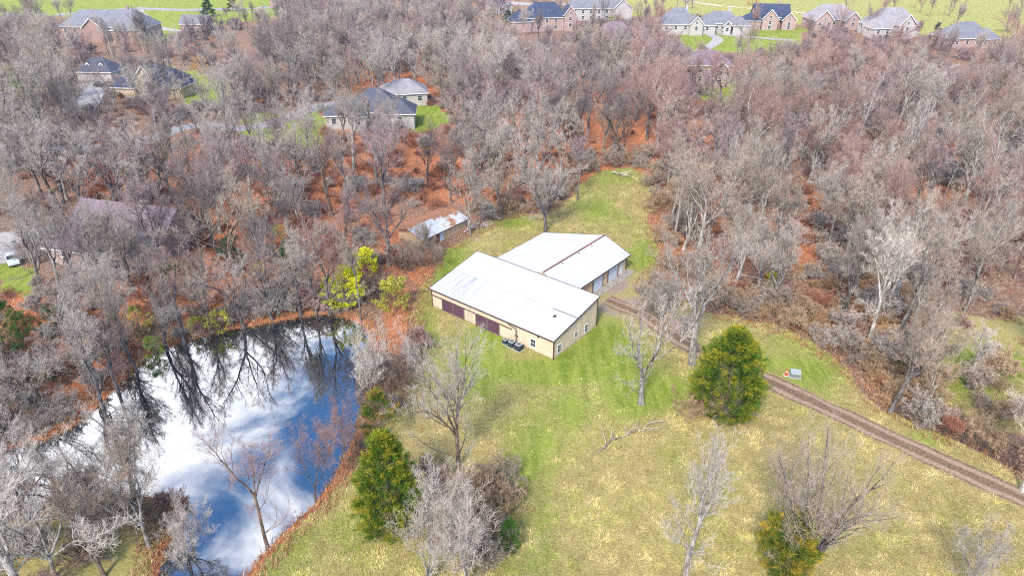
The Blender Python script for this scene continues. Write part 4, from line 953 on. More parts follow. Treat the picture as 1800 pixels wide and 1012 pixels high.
hero('sycamore', 'white sycamore at the far right with three rising limbs', 1700, 425, 205, 36, 'silvery', 'silvery', cat='sycamore', fork=.5, nl=4, spread=.5, counts=(0,6,5,4,2), r0=.38, wob=.07, twig=0.0114, lean=(.05,0))
hero('sycamore', 'leaning blue white trunk rising from the tawny brambles', 1527, 597, 385, 37, 'silvery', 'silvery', cat='sycamore', fork=.5, nl=5, spread=.6, counts=(0,8,6,4,3), r0=.30, side=2, wob=.08, twig=0.0103, lean=(.06,0))
hero('sycamore', 'branching white sycamore in front of the tawny brambles near the yellow bush', 1575, 520, 330, 38, 'silvery', 'silvery', cat='sycamore', fork=.28, nl=5, spread=.75, counts=(0,8,6,4,3), r0=.30, wob=.1, twig=0.0103)
hero('bare_tree', 'thick grey tree at the edge of the wood behind the tall trackside tree', 1330, 520, 375, 39, 'pale grey', 'pale grey', fork=.3, nl=5, spread=.7, counts=(0,9,6,4,3), r0=.30, wob=.11, twig=0.0103)
hero('bare_tree', 'leaning mossy tree at the corner of the dark iron fence', 1562, 725, 560, 40, 'beige grey', 'dark grey', fork=.45, nl=4, spread=.6, counts=(0,8,6,4,3), r0=.28, wob=.09, twig=0.0093, lean=(.32,.05))
hero('bare_tree', 'pair of thin leaning stems just behind the dark iron fence', 1625, 742, 560, 41, 'beige grey', 'pale grey', fork=.4, nl=3, spread=.5, counts=(0,8,5,4,3), r0=.16, stems=2, stemspread=.12, wob=.08, twig=0.0083, lean=(.12,.05))
hero('bare_tree', 'pale dead stump tree standing in the green glade at right', 1700, 680, 560, 42, 'silvery', 'silvery', fork=.5, nl=3, spread=.7, counts=(0,6,4,4,3), r0=.28, wob=.12, twig=0.0093)
hero('bare_tree', 'forked leafless tree among the yellow bushes above the pond', 745, 470, 390, 43, 'beige grey', fork=.08, nl=9, spread=1.0, counts=(0,9,6,5,3), r0=.14, wob=.08, twig=0.0088)
hero('bare_tree', 'dark slanting tree with broad crown at the left above the evergreen', 378, 440, 245, 44, 'mauve grey', 'dark grey', fork=.4, nl=5, spread=.7, counts=(0,9,7,5,3), r0=.36, wob=.09, twig=0.0103)
hero('bare_tree', 'grey brown thicket tree at the near side of the barn drive, right of the barn', 1160, 560, 478, 45, 'pale grey', 'brown', fork=.08, nl=9, spread=.9, counts=(0,8,6,5,3), r0=.13, wob=.1, twig=0.0083)
hero('bare_tree', 'tall forked dark tree crossing the big brick house at top left', 262, 95, 8, 46, 'dark grey', 'dark grey', fork=.35, nl=4, spread=.5, counts=(0,8,6,4,3), r0=.4, wob=.08)
hero('sycamore', 'white limbed tree left of the dormered garage', 130, 140, 20, 47, 'silvery', 'silvery', cat='sycamore', fork=.35, nl=3, spread=.7, counts=(0,6,5,4,3), r0=.34, wob=.08, twig=0.0114)

for i, (bx, by, hh, k, lab) in enumerate([(178,712,15,4,'first dark tree from the left on the upper left bank of the pond'),(206,684,13,0,'dark tree on the pond bank, second of the row from the left'),(240,648,16,8,'third dark tree from the left in the row along the pond bank'),(292,612,14,1,'tree right of the lime green bush on the pond bank'),
        (322,600,17,4,'tall dark tree on the pond bank left of the low olive yellow bush'),(372,586,12,3,'slim dark tree between the two olive yellow bushes on the bank'),(428,572,15,6,'wide dark tree on the bank right of the olive yellow bushes'),(478,560,13,0,'dark tree on the bank where the red leaf strip begins'),
        (528,552,17,8,'tall dark tree at the head of the pond below the dark green fir'),(556,548,16,3,'slender dark tree at the head of the pond, left of two close stems'),(580,549,18,4,'tallest dark tree at the head of the pond near the lemon yellow bush'),(634,562,14,7,'slim dark tree at the right corner of the pond head')]):
    x, y = G(bx, by); HERO.append((x, y)); t = put_tree('bare_tree', lab, 'bare tree', PROTOS[k][0], PROTOS[k][1], x, y, hh/18*.9, i*1.7+.4, ['pale grey','pinkish brown','beige grey'][i % 3], 'bare trees along the head of the pond', 'dark grey', hh/18)
    t.rotation_euler = ((i*37 % 10-5)*.012, (i*53 % 10-5)*.014, i*1.7)

for i, (bx, by, hh, k, tn, lab) in enumerate([(128,486,15,1,'pale grey','grey tree screening the left end of the mauve roofed house'),(172,498,13,0,'mauve grey','mauve tree in front of the left gable of the mauve roofed house'),(212,492,15,5,'beige grey','beige tree in front of the middle of the mauve roofed house'),(250,500,14,8,'pale grey','pale tree screening the right half of the mauve roofed house'),
        (290,478,16,3,'mauve grey','slim tree at the right end of the mauve roofed house'),(70,500,17,4,'pale grey','large pale limbed tree between the parked pale blue car and the mauve roofed house'),(90,445,13,2,'mauve grey','mauve tree on the drive side of the mauve roofed house'),
        (606,246,15,1,'pale grey','grey tree in front of the left wing of the dark roofed cream house'),(655,252,13,7,'mauve grey','thin tree in front of the middle of the dark roofed cream house'),(690,250,14,0,'pale grey','pale tree in front of the right wing of the dark roofed cream house'),
        (150,520,16,6,'mauve grey','broad mauve tree farther in front of the left gable of the mauve roofed house'),(195,528,17,1,'pale grey','broad pale tree farther in front of the middle of the mauve roofed house'),(242,522,16,4,'beige grey','broad beige tree farther in front of the right half of the mauve roofed house'),(110,530,16,2,'pale grey','broad pale tree right of the large green pine'),(52,915,12,6,'silvery','silvery tree on the lower left shore where the pond narrows'),(118,888,11,1,'silvery','silvery tree on the lower shore opposite the first dark bank tree'),(5,890,13,5,'silvery','silvery tree at the left edge on the lower shore of the pond'),(205,196,14,6,'mauve grey','spreading tree between the drive and the stone gabled house'),(285,204,13,1,'pale grey','grey tree in front of the right end of the stone gabled house')]):
    x, y = G(bx, by); HERO.append((x, y)); t = put_tree('bare_tree', lab, 'bare tree', PROTOS[k][0], PROTOS[k][1], x, y, hh/18, i*2.3+.9, tn, 'bare trees in front of the nearer houses', 'pale grey' if i % 2 else 'dark grey', hh/18)

# ------------------------------------------------------------------ evergreens and leafy bushes
def evergreen(name, label, bx, by, ty, R, seed, cols, prof='cedar', cat='evergreen tree', n=2600, leaf=(.16,.34), lumps=7, group=None, per=9, asp=.22):
    x, y, h = hgt(bx, by, ty); return evergreen_at(name, label, x, y, h, R, seed, cols, prof, cat, n, leaf, lumps, group, per, asp)
def evergreen_at(name, label, x, y, h, R, seed, cols, prof, cat, n, leaf, lumps, group, per, asp):
    rs = np.random.default_rng(seed)
    def profile(t):
        if prof == 'cedar': return np.sin(np.pi*np.clip(t*.80+.20, 0, 1))**.75*(1-.25*t)*1.10
        if prof == 'round': return np.sqrt(np.clip(1-(2*t-.85)**2*.82, 0, 1))
        return (1-t)**.85*(.82+.18*np.cos(t*h*5.0))+.03
    nb = max(34, int(n/26)); per_b = max(1, n//nb)
    bt = rs.random(nb)**.85; baz = rs.uniform(0, 2*np.pi, nb); bl = rs.uniform(.70, 1.16, nb)*(1+.30*(fbm(baz*1.6, bt*4+seed, 1.0, seed, 2)-.5)); btone = rs.random(nb)
    bi = np.repeat(np.arange(nb), per_b); m_ = len(bi); q = rs.uniform(0, 1, m_)**.6
    rise = {'cedar': .30, 'round': .28, 'fir': -.10}[prof]*R
    rad = R*profile(bt[bi])*bl[bi]*(.50+.50*q); spr = (.11 if prof != 'fir' else .10)*R*(1.15-q*.85)+.05
    c = np.stack([rad*np.cos(baz[bi]), rad*np.sin(baz[bi]), .02*h+bt[bi]*h*.93+rise*(q-.55)], 1)+rs.normal(0, 1, (m_, 3))*spr[:, None]*np.array((.8, .8, .55))
    c[:, 2] = np.clip(c[:, 2], .12, h)
    out_ = np.stack([np.cos(baz[bi]), np.sin(baz[bi]), (0.85 if prof != 'fir' else -.05)+0*q], 1)+rs.normal(0, .30, (m_, 3)); out_ /= np.linalg.norm(out_, axis=1, keepdims=True)
    C2 = np.repeat(c, per, 0)+np.repeat(out_, per, 0)*rs.uniform(-.2, .5, (m_*per, 1))*leaf[1]*1.3+rs.normal(0, .075, (m_*per, 3))
    D2 = np.repeat(out_, per, 0)
    cn = np.clip(btone[bi]*.5+q*.62+rs.normal(0, .12, m_)-.05, 0, .999)  # darker inside; cedar tips yellower as new growth and as painted sunlit highlights
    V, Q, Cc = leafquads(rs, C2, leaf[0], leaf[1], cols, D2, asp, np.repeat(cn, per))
    o = thing(name, label, cat, (x, y, T1(x, y)), 0, group)
    me = mesh_np('foliage', V, quads=Q, mats=[M_LEAF], attrs={'leafcol': ('FLOAT_COLOR', Cc)}); ob('foliage', me, o)
    lvv = {0: [], 1: [], 2: []}; rg = random.Random(seed)
    lvv[0].append(grow_poly(rg, np.array((0., 0., -.3)), np.array((0., 0., 1.)), h*.9, .05*h*.3+.06, .03, 0, .02, .02))
    P0 = lvv[0][0][0]
    for k in range(8):
        i = rg.randint(1, 6); lvv[1].append(grow_poly(rg, P0[i], perp(rg, np.array((0, 0, 1.)), math.radians(rg.uniform(45, 75))), R*.8*(1-i/11), .045, .015, 1, .06, .05))
    tv, tq = tubes(lvv, {0: 7, 1: 4, 2: 3}); tm = ob('trunk', mesh_np('trunk', tv, quads=tq, mats=[M_TRUNK], smooth=True), o); tm.color = (*KIND['brown'], 1)
    return o
CED = [(.012,.035,.006),(.025,.075,.008),(.045,.12,.01),(.085,.17,.012),(.19,.23,.015),(.36,.31,.02)]  # the last yellows also put sunlit highlights into the tip colour
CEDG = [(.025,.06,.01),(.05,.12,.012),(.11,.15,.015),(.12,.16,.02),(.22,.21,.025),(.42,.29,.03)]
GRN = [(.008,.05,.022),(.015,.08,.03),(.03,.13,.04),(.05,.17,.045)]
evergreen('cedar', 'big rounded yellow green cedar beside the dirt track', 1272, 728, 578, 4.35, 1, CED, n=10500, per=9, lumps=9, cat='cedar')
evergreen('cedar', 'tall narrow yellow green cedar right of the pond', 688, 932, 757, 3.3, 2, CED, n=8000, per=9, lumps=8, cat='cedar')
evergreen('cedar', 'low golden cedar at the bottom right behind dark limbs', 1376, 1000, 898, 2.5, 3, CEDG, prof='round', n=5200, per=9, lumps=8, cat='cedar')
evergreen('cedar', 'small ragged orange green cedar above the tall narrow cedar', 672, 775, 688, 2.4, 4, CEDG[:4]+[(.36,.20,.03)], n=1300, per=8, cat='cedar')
evergreen('cedar', 'tiny green cedar sunk in brambles left of the mown strip', 897, 965, 918, 1.0, 5, [(.03,.08,.012),(.05,.12,.015),(.08,.17,.02)], n=500, per=7, cat='cedar')
evergreen('fir_tree', 'dark green fir in the woods above the far end of the pond', 512, 468, 418, 2.6, 6, GRN, prof='fir', n=1500, per=8, cat='fir')
evergreen('pine_tree', 'large mottled green pine at the left edge above the pond', 15, 625, 520, 3.6, 7, [(.02,.08,.03),(.04,.15,.03),(.08,.22,.03),(.05,.10,.04)], n=3000, per=9, cat='pine')
evergreen('evergreen_shrub', 'round dark green bush right of the pine at the left edge', 118, 590, 538, 3.2, 8, [(.03,.07,.03),(.05,.11,.03),(.09,.13,.06)], prof='round', n=1300, cat='evergreen bush')
evergreen('evergreen_shrub', 'pale green bush below the mauve roofed house', 305, 505, 462, 3.2, 9, [(.06,.12,.03),(.12,.17,.05),(.20,.22,.07)], prof='round', n=1300, cat='evergreen bush')
evergreen('evergreen_shrub', 'blue green bush at the foot of the dark slanting tree', 415, 472, 415, 2.8, 10, [(.03,.09,.05),(.06,.13,.07),(.12,.17,.10)], prof='round', n=900, cat='evergreen bush')
evergreen('spruce', 'dark blue green spruce at the top beside the brick outbuilding', 367, 30, -8, 4.6, 11, GRN, prof='fir', n=2400, leaf=(.3,.6), cat='spruce')
evergreen('spruce', 'reddish green spruce on the lawn at the top, right of the blue green one', 410, 20, -12, 4.2, 12, [(.05,.09,.03),(.2,.10,.05),(.08,.10,.03)], prof='fir', n=1500, leaf=(.3,.6), cat='spruce')
evergreen('spruce', 'slim blue green spruce between the two rightmost houses', 1644, 66, 40, 2.6, 13, [(.03,.09,.08),(.05,.13,.11)], prof='fir', n=900, leaf=(.3,.5), cat='spruce')
evergreen('spruce', 'lone dark teal spruce on the fairway edge at the far upper right', 1776, 82, 62, 2.6, 14, [(.02,.08,.07),(.04,.12,.09)], prof='fir', n=900, leaf=(.3,.5), cat='spruce')
evergreen('spruce', 'broad dark spruce beside the steep plum roofed house at the top', 893, 38, 18, 4, 15, [(.02,.06,.05),(.04,.09,.06)], prof='fir', n=1300, leaf=(.3,.6), cat='spruce')
YEL = [(.62,.60,.02),(.80,.76,.03),(.52,.56,.03)]
YL2 = [(.42,.40,.05),(.55,.50,.07),(.35,.36,.05)]
for i, (bx, by, ty, R, cols, n, lab) in enumerate([(608,536,470,3.4,YEL,1900,'brightest lemon yellow bush at the far tip of the pond'),(645,482,438,2.3,YEL,800,'lemon yellow bush up and right of the brightest one'),(696,548,488,3.0,YL2,800,'thin yellow leaved bush between the pond and the barn'),
        (250,590,540,1.8,YL2,260,'thin yellow bush on the upper left bank of the pond'),(272,622,585,1.5,[(.25,.42,.03),(.35,.5,.04)],200,'lime green bush at the water on the upper left bank'),(385,578,545,2.0,YL2,300,'olive yellow bush over the bank at the top of the pond'),
        (350,585,558,1.6,YL2,200,'low olive yellow bush left of the other one at the top bank'),(1356,500,478,1.0,YEL,160,'tiny yellow bush inside the right hand woods'),(900,24,10,2,YL2,200,'yellow bush beside the dark spruce at the top'),
        (1080,40,28,4,[(.30,.34,.03),(.40,.40,.04),(.1,.2,.03)],500,'round olive shrub on the green bank at the top centre'),(460,486,462,1.5,YL2,150,'small yellow bush right of the blue green bush'),(490,418,398,1.3,YL2,120,'yellow bush hidden behind the dark green fir'),
        (1545,42,14,3.6,[(.62,.30,.12),(.70,.38,.16)],700,'orange leaved tree on the fairway edge behind the tall gabled house'),(1322,10,-8,4,[(.45,.12,.06),(.5,.2,.08)],600,'russet tree at the top behind the blue roofed house'),
        (660,160,145,3,[(.5,.14,.05),(.56,.2,.07)],400,'red bush left of the white walled garage'),(355,128,98,3,[(.6,.36,.05),(.55,.28,.05)],400,'orange tree right of the stone gabled house'),(328,105,72,5,[(.42,.20,.12),(.5,.25,.15)],600,'dusty red tree behind the stone gabled house'),
        (205,305,268,4.2,[(.5,.10,.05),(.55,.18,.06),(.4,.09,.05)],800,'red leaved tree in the upper left woods'),(592,118,84,5,[(.50,.16,.10),(.55,.22,.14)],500,'rose red tree left of the white walled garage, deep in the woods'),
        (716,66,40,4,[(.58,.24,.08),(.5,.18,.06)],450,'orange leaved tree in the woods at the upper centre'),(842,66,42,5,[(.55,.28,.12),(.55,.22,.1)],500,'orange leaved tree below the steep plum roofed house'),
        (98,170,148,3.5,[(.55,.28,.12),(.6,.34,.16)],400,'peach coloured small tree left of the dormered garage'),(655,30,12,3,[(.18,.26,.04)],100,'greenish shrub at the top left of centre'),(852,182,140,1.6,[(.62,.22,.05)],160,'narrow orange sapling right of the white walled garage')]):
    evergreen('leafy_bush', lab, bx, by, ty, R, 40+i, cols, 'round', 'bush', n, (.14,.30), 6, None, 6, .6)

# ------------------------------------------------------------------ small things on the grass
x, y = G(1397, 661); ub = thing('utility_box', 'green grey utility box on the grass beside the track', 'utility box', (x, y, T1(x, y)), math.radians(-14)); ub.scale = (.85, .85, .85)
mb = MB(); mb.box(-.95,.95,-.75,.75,-.2,.08); mb.build('pad', M_CONC, ub)
mb = MB(); mb.box(-.72,.72,-.55,.55,.08,.75); mb.build('cabinet', plain('box_green', (.17,.20,.195), .5), ub, .03)
mb = MB(); mb.slab([(-.78,-.62,.84),(.78,-.62,.84),(.78,.62,1.0),(-.78,.62,1.0)], .12); mb.build('lid', plain('lid_pale_green', (.34,.37,.365), .5), ub, .02)
x, y = G(1382, 659); cn = thing('traffic_cone', 'red orange traffic cone beside the utility box', 'traffic cone', (x, y, T1(x, y)), .2)
MO = plain('cone_orange', (.75,.06,.02), .5)
mb = MB(); mb.box(-.36,.36,-.36,.36,0,.06); mb.build('base', plain('cone_base', (.7,.6,.55), .6), cn)
mb = MB(); mb.cyl(0,0,.06,.50,.26,.15,16); mb.cyl(0,0,.68,1.15,.10,.03,16); mb.build('cone', MO, cn)
mb = MB(); mb.cyl(0,0,.50,.68,.151,.101,16); mb.build('stripe', M_WHT, cn)
# dark fence at the right
fpts = [G(a, b) for a, b in ((1566,722),(1596,738),(1628,753),(1656,764),(1690,778),(1722,793),(1750,806),(1785,826),(1830,846))]
fx, fy = fpts[0]; fence = thing('iron_fence', 'low dark iron fence at the edge of the wood by the track', 'fence', (fx, fy, 0))
M_IRON = plain('dark_iron', (.055,.045,.04), .6)
for i, (a, b) in enumerate(fpts):
    a -= fx; b -= fy; z = T1(a+fx, b+fy); mb = MB(); mb.box(a-.05, a+.05, b-.05, b+.05, z-.3, z+1.45); mb.build('post', M_IRON, fence)
    if i+1 < len(fpts):
        c, d = fpts[i+1][0]-fx, fpts[i+1][1]-fy; mb = MB()
        for hz_ in (.18, .75, 1.32): mb.bar((a, b, z+hz_), (c, d, z+hz_), .035, 4)
        L = math.hypot(c-a, d-b); k = .16
        while k < L-.1: f = k/L; mb.bar((a+(c-a)*f, b+(d-b)*f, z+.1), (a+(c-a)*f, b+(d-b)*f, z+1.3), .012, 4); k += .16
        mb.build('panel', M_IRON, fence)
# fallen limb
def fallen(name, label, pts, r, seed, tone, cat='fallen branch', n=12):
    w_ = [G(a, b) for a, b in pts]; x0, y0 = w_[0]; rg = random.Random(seed); lv = {0: [], 3: [], 4: []}
    Pp = []
    for i in range(10):
        f = i/9*(len(w_)-1); k = min(int(f), len(w_)-2); f -= k; a = w_[k][0]*(1-f)+w_[k+1][0]*f-x0; b = w_[k][1]*(1-f)+w_[k+1][1]*f-y0
        Pp.append((a+rg.gauss(0, .12), b+rg.gauss(0, .12), .25+.35*math.sin(i*.9)**2))
    Pp = np.array(Pp); D = np.gradient(Pp, axis=0); D /= np.linalg.norm(D, axis=1, keepdims=True); lv[0].append((Pp, D, np.linspace(r, r*.3, 10)))
    for k in range(n):
        i = rg.randint(1, 9); d = perp(rg, D[i], math.radians(rg.uniform(25, 60))); d[2] = abs(d[2])*.5; b = grow_poly(rg, Pp[i], norm(d), rg.uniform(1.2, 3), r*.45, .03, 3, .2, -.03); lv[3].append(b)
        for q in range(4): j = rg.randint(1, 4); lv[4].append(grow_poly(rg, b[0][j], perp(rg, b[1][j], .7), rg.uniform(.4, 1.1), .03, .012, 4, .2, 0))
    t = thing(name, label, cat, (x0, y0, T1(x0, y0)))
    v, q = tubes({0: lv[0]}, {0: 7}); o = ob('limb', mesh_np('limb', v, quads=q, mats=[M_TRUNK], smooth=True), t); o.color = (*KIND[tone], 1)
    v, q = tubes({3: lv[3], 4: lv[4]}, {3: 5, 4: 3}); o = ob('twigs', mesh_np('twigs', v, quads=q, mats=[M_TWIG], smooth=True), t); o.color = (*KIND[tone], 1)
fallen('fallen_limb', 'long fallen grey limb lying on the grass below the dead tree', [(1052,796),(1075,776),(1105,768),(1130,758),(1154,738)], .12, 5, 'beige grey')
fallen('fallen_limb', 'thin dead stick at the grass edge near the bottom of the pale thicket', [(862,966),(883,976)], .09, 6, 'silvery', n=2)
fallen('fallen_limb', 'broken white debris heap at the head of the grassy clearing', [(1076,306),(1088,309),(1100,312)], .2, 7, 'silvery', n=8)
fallen('fallen_limb', 'tangle of cut branches beside the right end of the old shed', [(815,412),(835,400),(852,398)], .16, 8, 'silvery', n=26)
fallen('fallen_limb', 'dark brush pile at the edge of the wood above the utility box', [(1490,605),(1520,622),(1555,635)], .16, 9, 'dark grey', n=26)

# ------------------------------------------------------------------ the woods
LAND = [(771,415,'the old shed'),(900,560,'the white roofed barn'),(1110,450,'the garage wing'),(512,468,'the dark green fir'),(608,532,'the brightest yellow bush'),(196,462,'the mauve roofed house'),(24,470,'the pale blue car'),
        (262,168,'the stone gabled house'),(168,142,'the dormered garage'),(648,226,'the dark roofed cream house'),(712,186,'the white walled garage'),(1272,700,'the big cedar'),(1397,661,'the utility box'),(1650,765,'the iron fence'),
        (1356,500,'the tiny yellow bush'),(1505,268,'the forked white sycamore'),(1548,352,'the tallest white sycamore'),(1700,425,'the three limbed sycamore'),(930,215,'the candelabra sycamore'),(1240,152,'the glazed porch house'),
        (15,625,'the large green pine'),(118,590,'the round dark bush'),(305,505,'the pale green bush'),(415,472,'the blue green bush'),(205,305,'the red leaved tree'),(344,60,'the brick outbuilding'),(186,72,'the big brick house'),
        (962,56,'the pink brick house'),(1080,86,'the plum roofed house'),(1466,52,'the mauve roofed brick house'),(1574,66,'the tall gabled house'),(1706,84,'the slate hipped house'),(1088,310,'the clearing debris heap'),
        (1527,597,'the leaning blue white trunk'),(1575,520,'the branching sycamore'),(262,960,'the point of land'),(470,955,'the leaning pond tree'),(250,590,'the thin yellow bush'),(1330,520,'the thick wood edge tree'),(690,925,'the tall narrow cedar'),
        (38,1010,'the corner sycamore'),(378,440,'the dark slanting tree'),(592,118,'the rose red tree'),(1204,1000,'the slender field tree'),(1376,1000,'the golden cedar'),(1700,680,'the stump tree'),(385,578,'the olive yellow bush')]
LW = [(*G(a, b), n) for a, b, n in LAND]
ORD = ['nearest to', 'second from', 'third from', 'fourth from', 'fifth from', 'sixth from', 'seventh from', 'eighth from', 'ninth from', 'tenth from', 'eleventh from', 'twelfth from', 'thirteenth from', 'fourteenth from']
PENDING = []
def finish_labels():
    cells = {}
    for o, x, y, what in PENDING:
        best = min(LW, key=lambda l: (l[0]-x)**2+(l[1]-y)**2); dx, dy = x-best[0], y-best[1]; d = math.hypot(dx, dy)
        side = ('right of' if dx > 0 else 'left of') if abs(dx) > abs(dy) else ('behind' if dy > 0 else 'in front of')
        cells.setdefault((what, side, best[2]), []).append((d, o))
    for (what, side, lm), l in cells.items():
        l.sort(key=lambda a: a[0])
        for i, (d, o) in enumerate(l):
            near = 'nearest one' if i == 0 else ORD[min(i, 13)].split()[0]+' one out'
            o['label'] = ('%s %s %s' % (what, side, lm) if len(l) == 1 else '%s %s %s, %s' % (what, side, lm, near))
CLEAR = [(745,395,1125,640,.97),(700,352,842,432,.95),(110,14,262,74,.6),(316,22,380,60,.7),(138,84,326,190,.72),(572,160,726,222,.35),(666,136,758,184,.8),(105,340,290,430,.0),(-60,425,70,478,.9),(915,4,1016,58,.9),(1000,-10,1112,36,.9),(1050,42,1112,80,.5),(1165,14,1225,60,.7),(1228,12,1312,60,.9),(1310,2,1400,56,.9),
         (1425,8,1508,56,.9),(1522,12,1625,66,.9),(1665,32,1758,80,.9),(1228,88,1270,152,.6),(1000,300,1145,440,.97),(1100,-60,1900,10,.5),(-60,-40,480,14,.8),(280,48,460,88,.75),(505,200,560,262,.6),(440,200,560,262,.5),(1260,60,1420,80,.6),
         (860,-20,900,22,.8),(470,555,720,700,.95),(1165,540,1800,560,.0),(530,395,640,470,.35),(495,412,535,470,.9),(590,470,625,530,.8),(1620,560,1800,700,.55),(640,232,760,262,.4),(730,640,900,1012,.9),(540,205,570,260,.5)]
BLOCK = [(4,92,26),(-15.5,120.0,11.5)]
HOUSEPX = [(186,66,20),(344,56,9),(262,156,12),(168,134,7),(648,216,11),(712,178,8),(196,450,9),(962,50,18),(1052,30,20),(1080,80,12),(1195,56,13),(1268,54,15),(1356,46,17),(1466,46,16),(1574,58,17),(1706,78,16),(1240,146,11),(505,10,14),(872,22,10)]
BLOCK += [(*G(a, b), r) for a, b, r in HOUSEPX]
ROADW = [[G(a, b) for a, b in pts] for _, pts, _, _ in ROADS]
def near_road(x, y):
    for P in ROADW[:8]:
        for i in range(len(P)-1):
            (x1, y1), (x2, y2) = P[i], P[i+1]; ex, ey = x2-x1, y2-y1; t = max(0, min(1, ((x-x1)*ex+(y-y1)*ey)/(ex*ex+ey*ey))); 
            if math.hypot(x-x1-t*ex, y-y1-t*ey) < 3.4: return True
    return False
def candidates(lo, hi, step, seed, jit=.45):
    rs = np.random.default_rng(seed); C_ = []
    yy = lo
    while yy < hi:
        half = .80*(yy*CP+CH*SP)+14; st = step
        xx = -half
        while xx < half: C_.append((xx+rs.uniform(-jit, jit)*st, yy+rs.uniform(-jit, jit)*st)); xx += st
        yy += st*.9
    return np.array(C_), rs
def free(x, y, margin=0.0):
    ok = sdf(x, y, OPEN) > 1.5+margin
    ok &= sdf(x, y, POND) > 1.2
    for P in LAWNS[:1]: ok &= sdf(x, y, P) > 1
    for bx, by, r in BLOCK: ok &= np.hypot(x-bx, y-by) > r
    return ok
TREES = []
C_, rs = candidates(46, 440, 7.6, 5)
x, y = C_[:, 0], C_[:, 1]; ok = free(x, y, .8)
lawn = np.zeros(len(x), bool)
for P in LAWNS: lawn |= inside(x, y, P)
ok &= ~(lawn & (rs.random(len(x)) < .68)); ok &= ~(inside(x, y, GOLF) & (rs.random(len(x)) < .8)); ok &= ~(inside(x, y, GLADE) & (rs.random(len(x)) < .8))
px, py = PX(x, y)
thin = blobs(px, py, [(1450,380,380,190,.32),(420,380,220,110,.25),(760,300,160,70,.35),(1060,225,110,45,.75),(940,290,70,35,.5),(1450,590,130,60,.8),(1680,760,120,60,.6),(330,430,60,60,.55),(1700,560,100,40,.5),(150,900,250,120,.55),(60,700,150,80,.5),(450,520,200,60,.5)])
ok &= rs.random(len(x)) > thin
for xi, yi, pxi, pyi in zip(x[ok], y[ok], px[ok], py[ok]):
    if not (-60 < pxi < 1860 and pyi < 1090): continue
    hh = rs.uniform(13, 21) if yi < 270 else rs.uniform(10, 15)
    if pyi > 500 and pxi < 700: hh *= .78
    if near_road(xi, yi): continue
    if min((xi-a)**2+(yi-b)**2 for a, b in HERO) < 9: continue
    if rs.random() < .6 and inside(np.array([xi]), np.array([yi]), MEADOW)[0]: continue
    tpx, tpy = PX(xi, yi, hh); mpx, mpy = PX(xi, yi, hh*.35); cw = 4.2*F_/math.hypot(yi, CH)
    rej = 0
    for (a, b, c, d, p) in CLEAR:
        if min(c, max(tpx, mpx)+cw*.7) > max(a, min(tpx, mpx)-cw*.7) and min(d, mpy) > max(b, tpy): rej = max(rej, p)
    if rs.random() < rej: continue
    TREES.append((xi, yi, hh, rs.integers(0, 9), rs.uniform(0, 6.28)))
TREES.sort(key=lambda t: t[1])
def tone_at(x, y, r):
    px, py = PX(x, y); v = float(fbm(np.array([x]), np.array([y]), 22, 77, 3)[0])+(r-.5)*.35
    if px < 650 and py > 690: return 'silvery' if v > .52 else 'pale grey'
    if px < 650 and py > 560: return 'pale grey' if v > .46 else 'pinkish brown'
    if px > 1130 and py > 280 and r > .91: return 'silvery'
    if py < 110 and px > 1050: return 'mauve grey' if v < .55 else 'pinkish brown'
    if px > 1100: return 'pale grey' if v > .60 else ('beige grey' if v > .49 else ('mauve grey' if v > .38 else 'pinkish brown'))
    return 'pale grey' if v > .56 else ('mauve grey' if v > .43 else ('beige grey' if v > .36 else 'dark grey'))
HT = {'tall': 17.5, 'mid': 14.5}
N_IND = 262
PARTS = []
for i, (xi, yi, hh, k, rz) in enumerate(TREES[:N_IND]):
    tone = tone_at(xi, yi, RNG.random()); tm, cm = PROTOS[k]; sc = hh/18
    tt = RNG.choice(['dark grey', 'brown', tone, 'pale grey'])
    if float(PX(xi, yi)[0]) > 1130 and RNG.random() < .7: tt = RNG.choice(['silvery', 'pale grey', 'pale grey'])
    t = put_tree('bare_tree', 'x', 'bare tree', tm, cm, xi, yi, sc*(1.0+RNG.uniform(0, .12)), rz, tone, 'bare trees of the woods', tt, sc)
    t.rotation_euler = (RNG.gauss(0, .035), RNG.gauss(0, .035), rz)
    what = ('tall ' if hh > 17.5 else 'medium ' if hh > 14.5 else 'short ')+tone+' bare tree'
    PENDING.append((t, xi, yi, what))
    if k not in [p[0] for p in PARTS]: PARTS.append((k, t.children[0], t.children[1]))
# autumn leaved trees in the right hand woods
for i, (bx, by, hh, k, lab) in enumerate([(1490,290,10,1,'peach leaved tree below the forked white sycamore'),(1640,300,11,0,'rust leaved tree right of the tallest white sycamore'),(1745,240,12,1,'peach leaved tree near the upper right edge'),(1600,255,9,1,'small tan leaved tree behind the tallest white sycamore'),
        (1330,300,8,1,'small tan leaved tree in the woods right of the clearing'),(1400,350,8,0,'small rust leaved tree deep in the right hand woods'),(1790,290,11,1,'tan leaved tree cut by the right edge'),(1220,262,8,0,'rust leaved sapling right of the red glade'),(1560,620,5,1,'low tan leaved thicket at the wood edge below the brush pile'),(850,160,9,0,'orange leaved sapling among grey crowns right of the white walled garage')]):
    x_, y_ = G(bx, by); put_tree('leafy_tree', lab, 'leafy tree', OAK[k][0], OAK[k][1], x_, y_, hh/13, i*1.3, 'pale grey', 'autumn leaved trees in the woods')

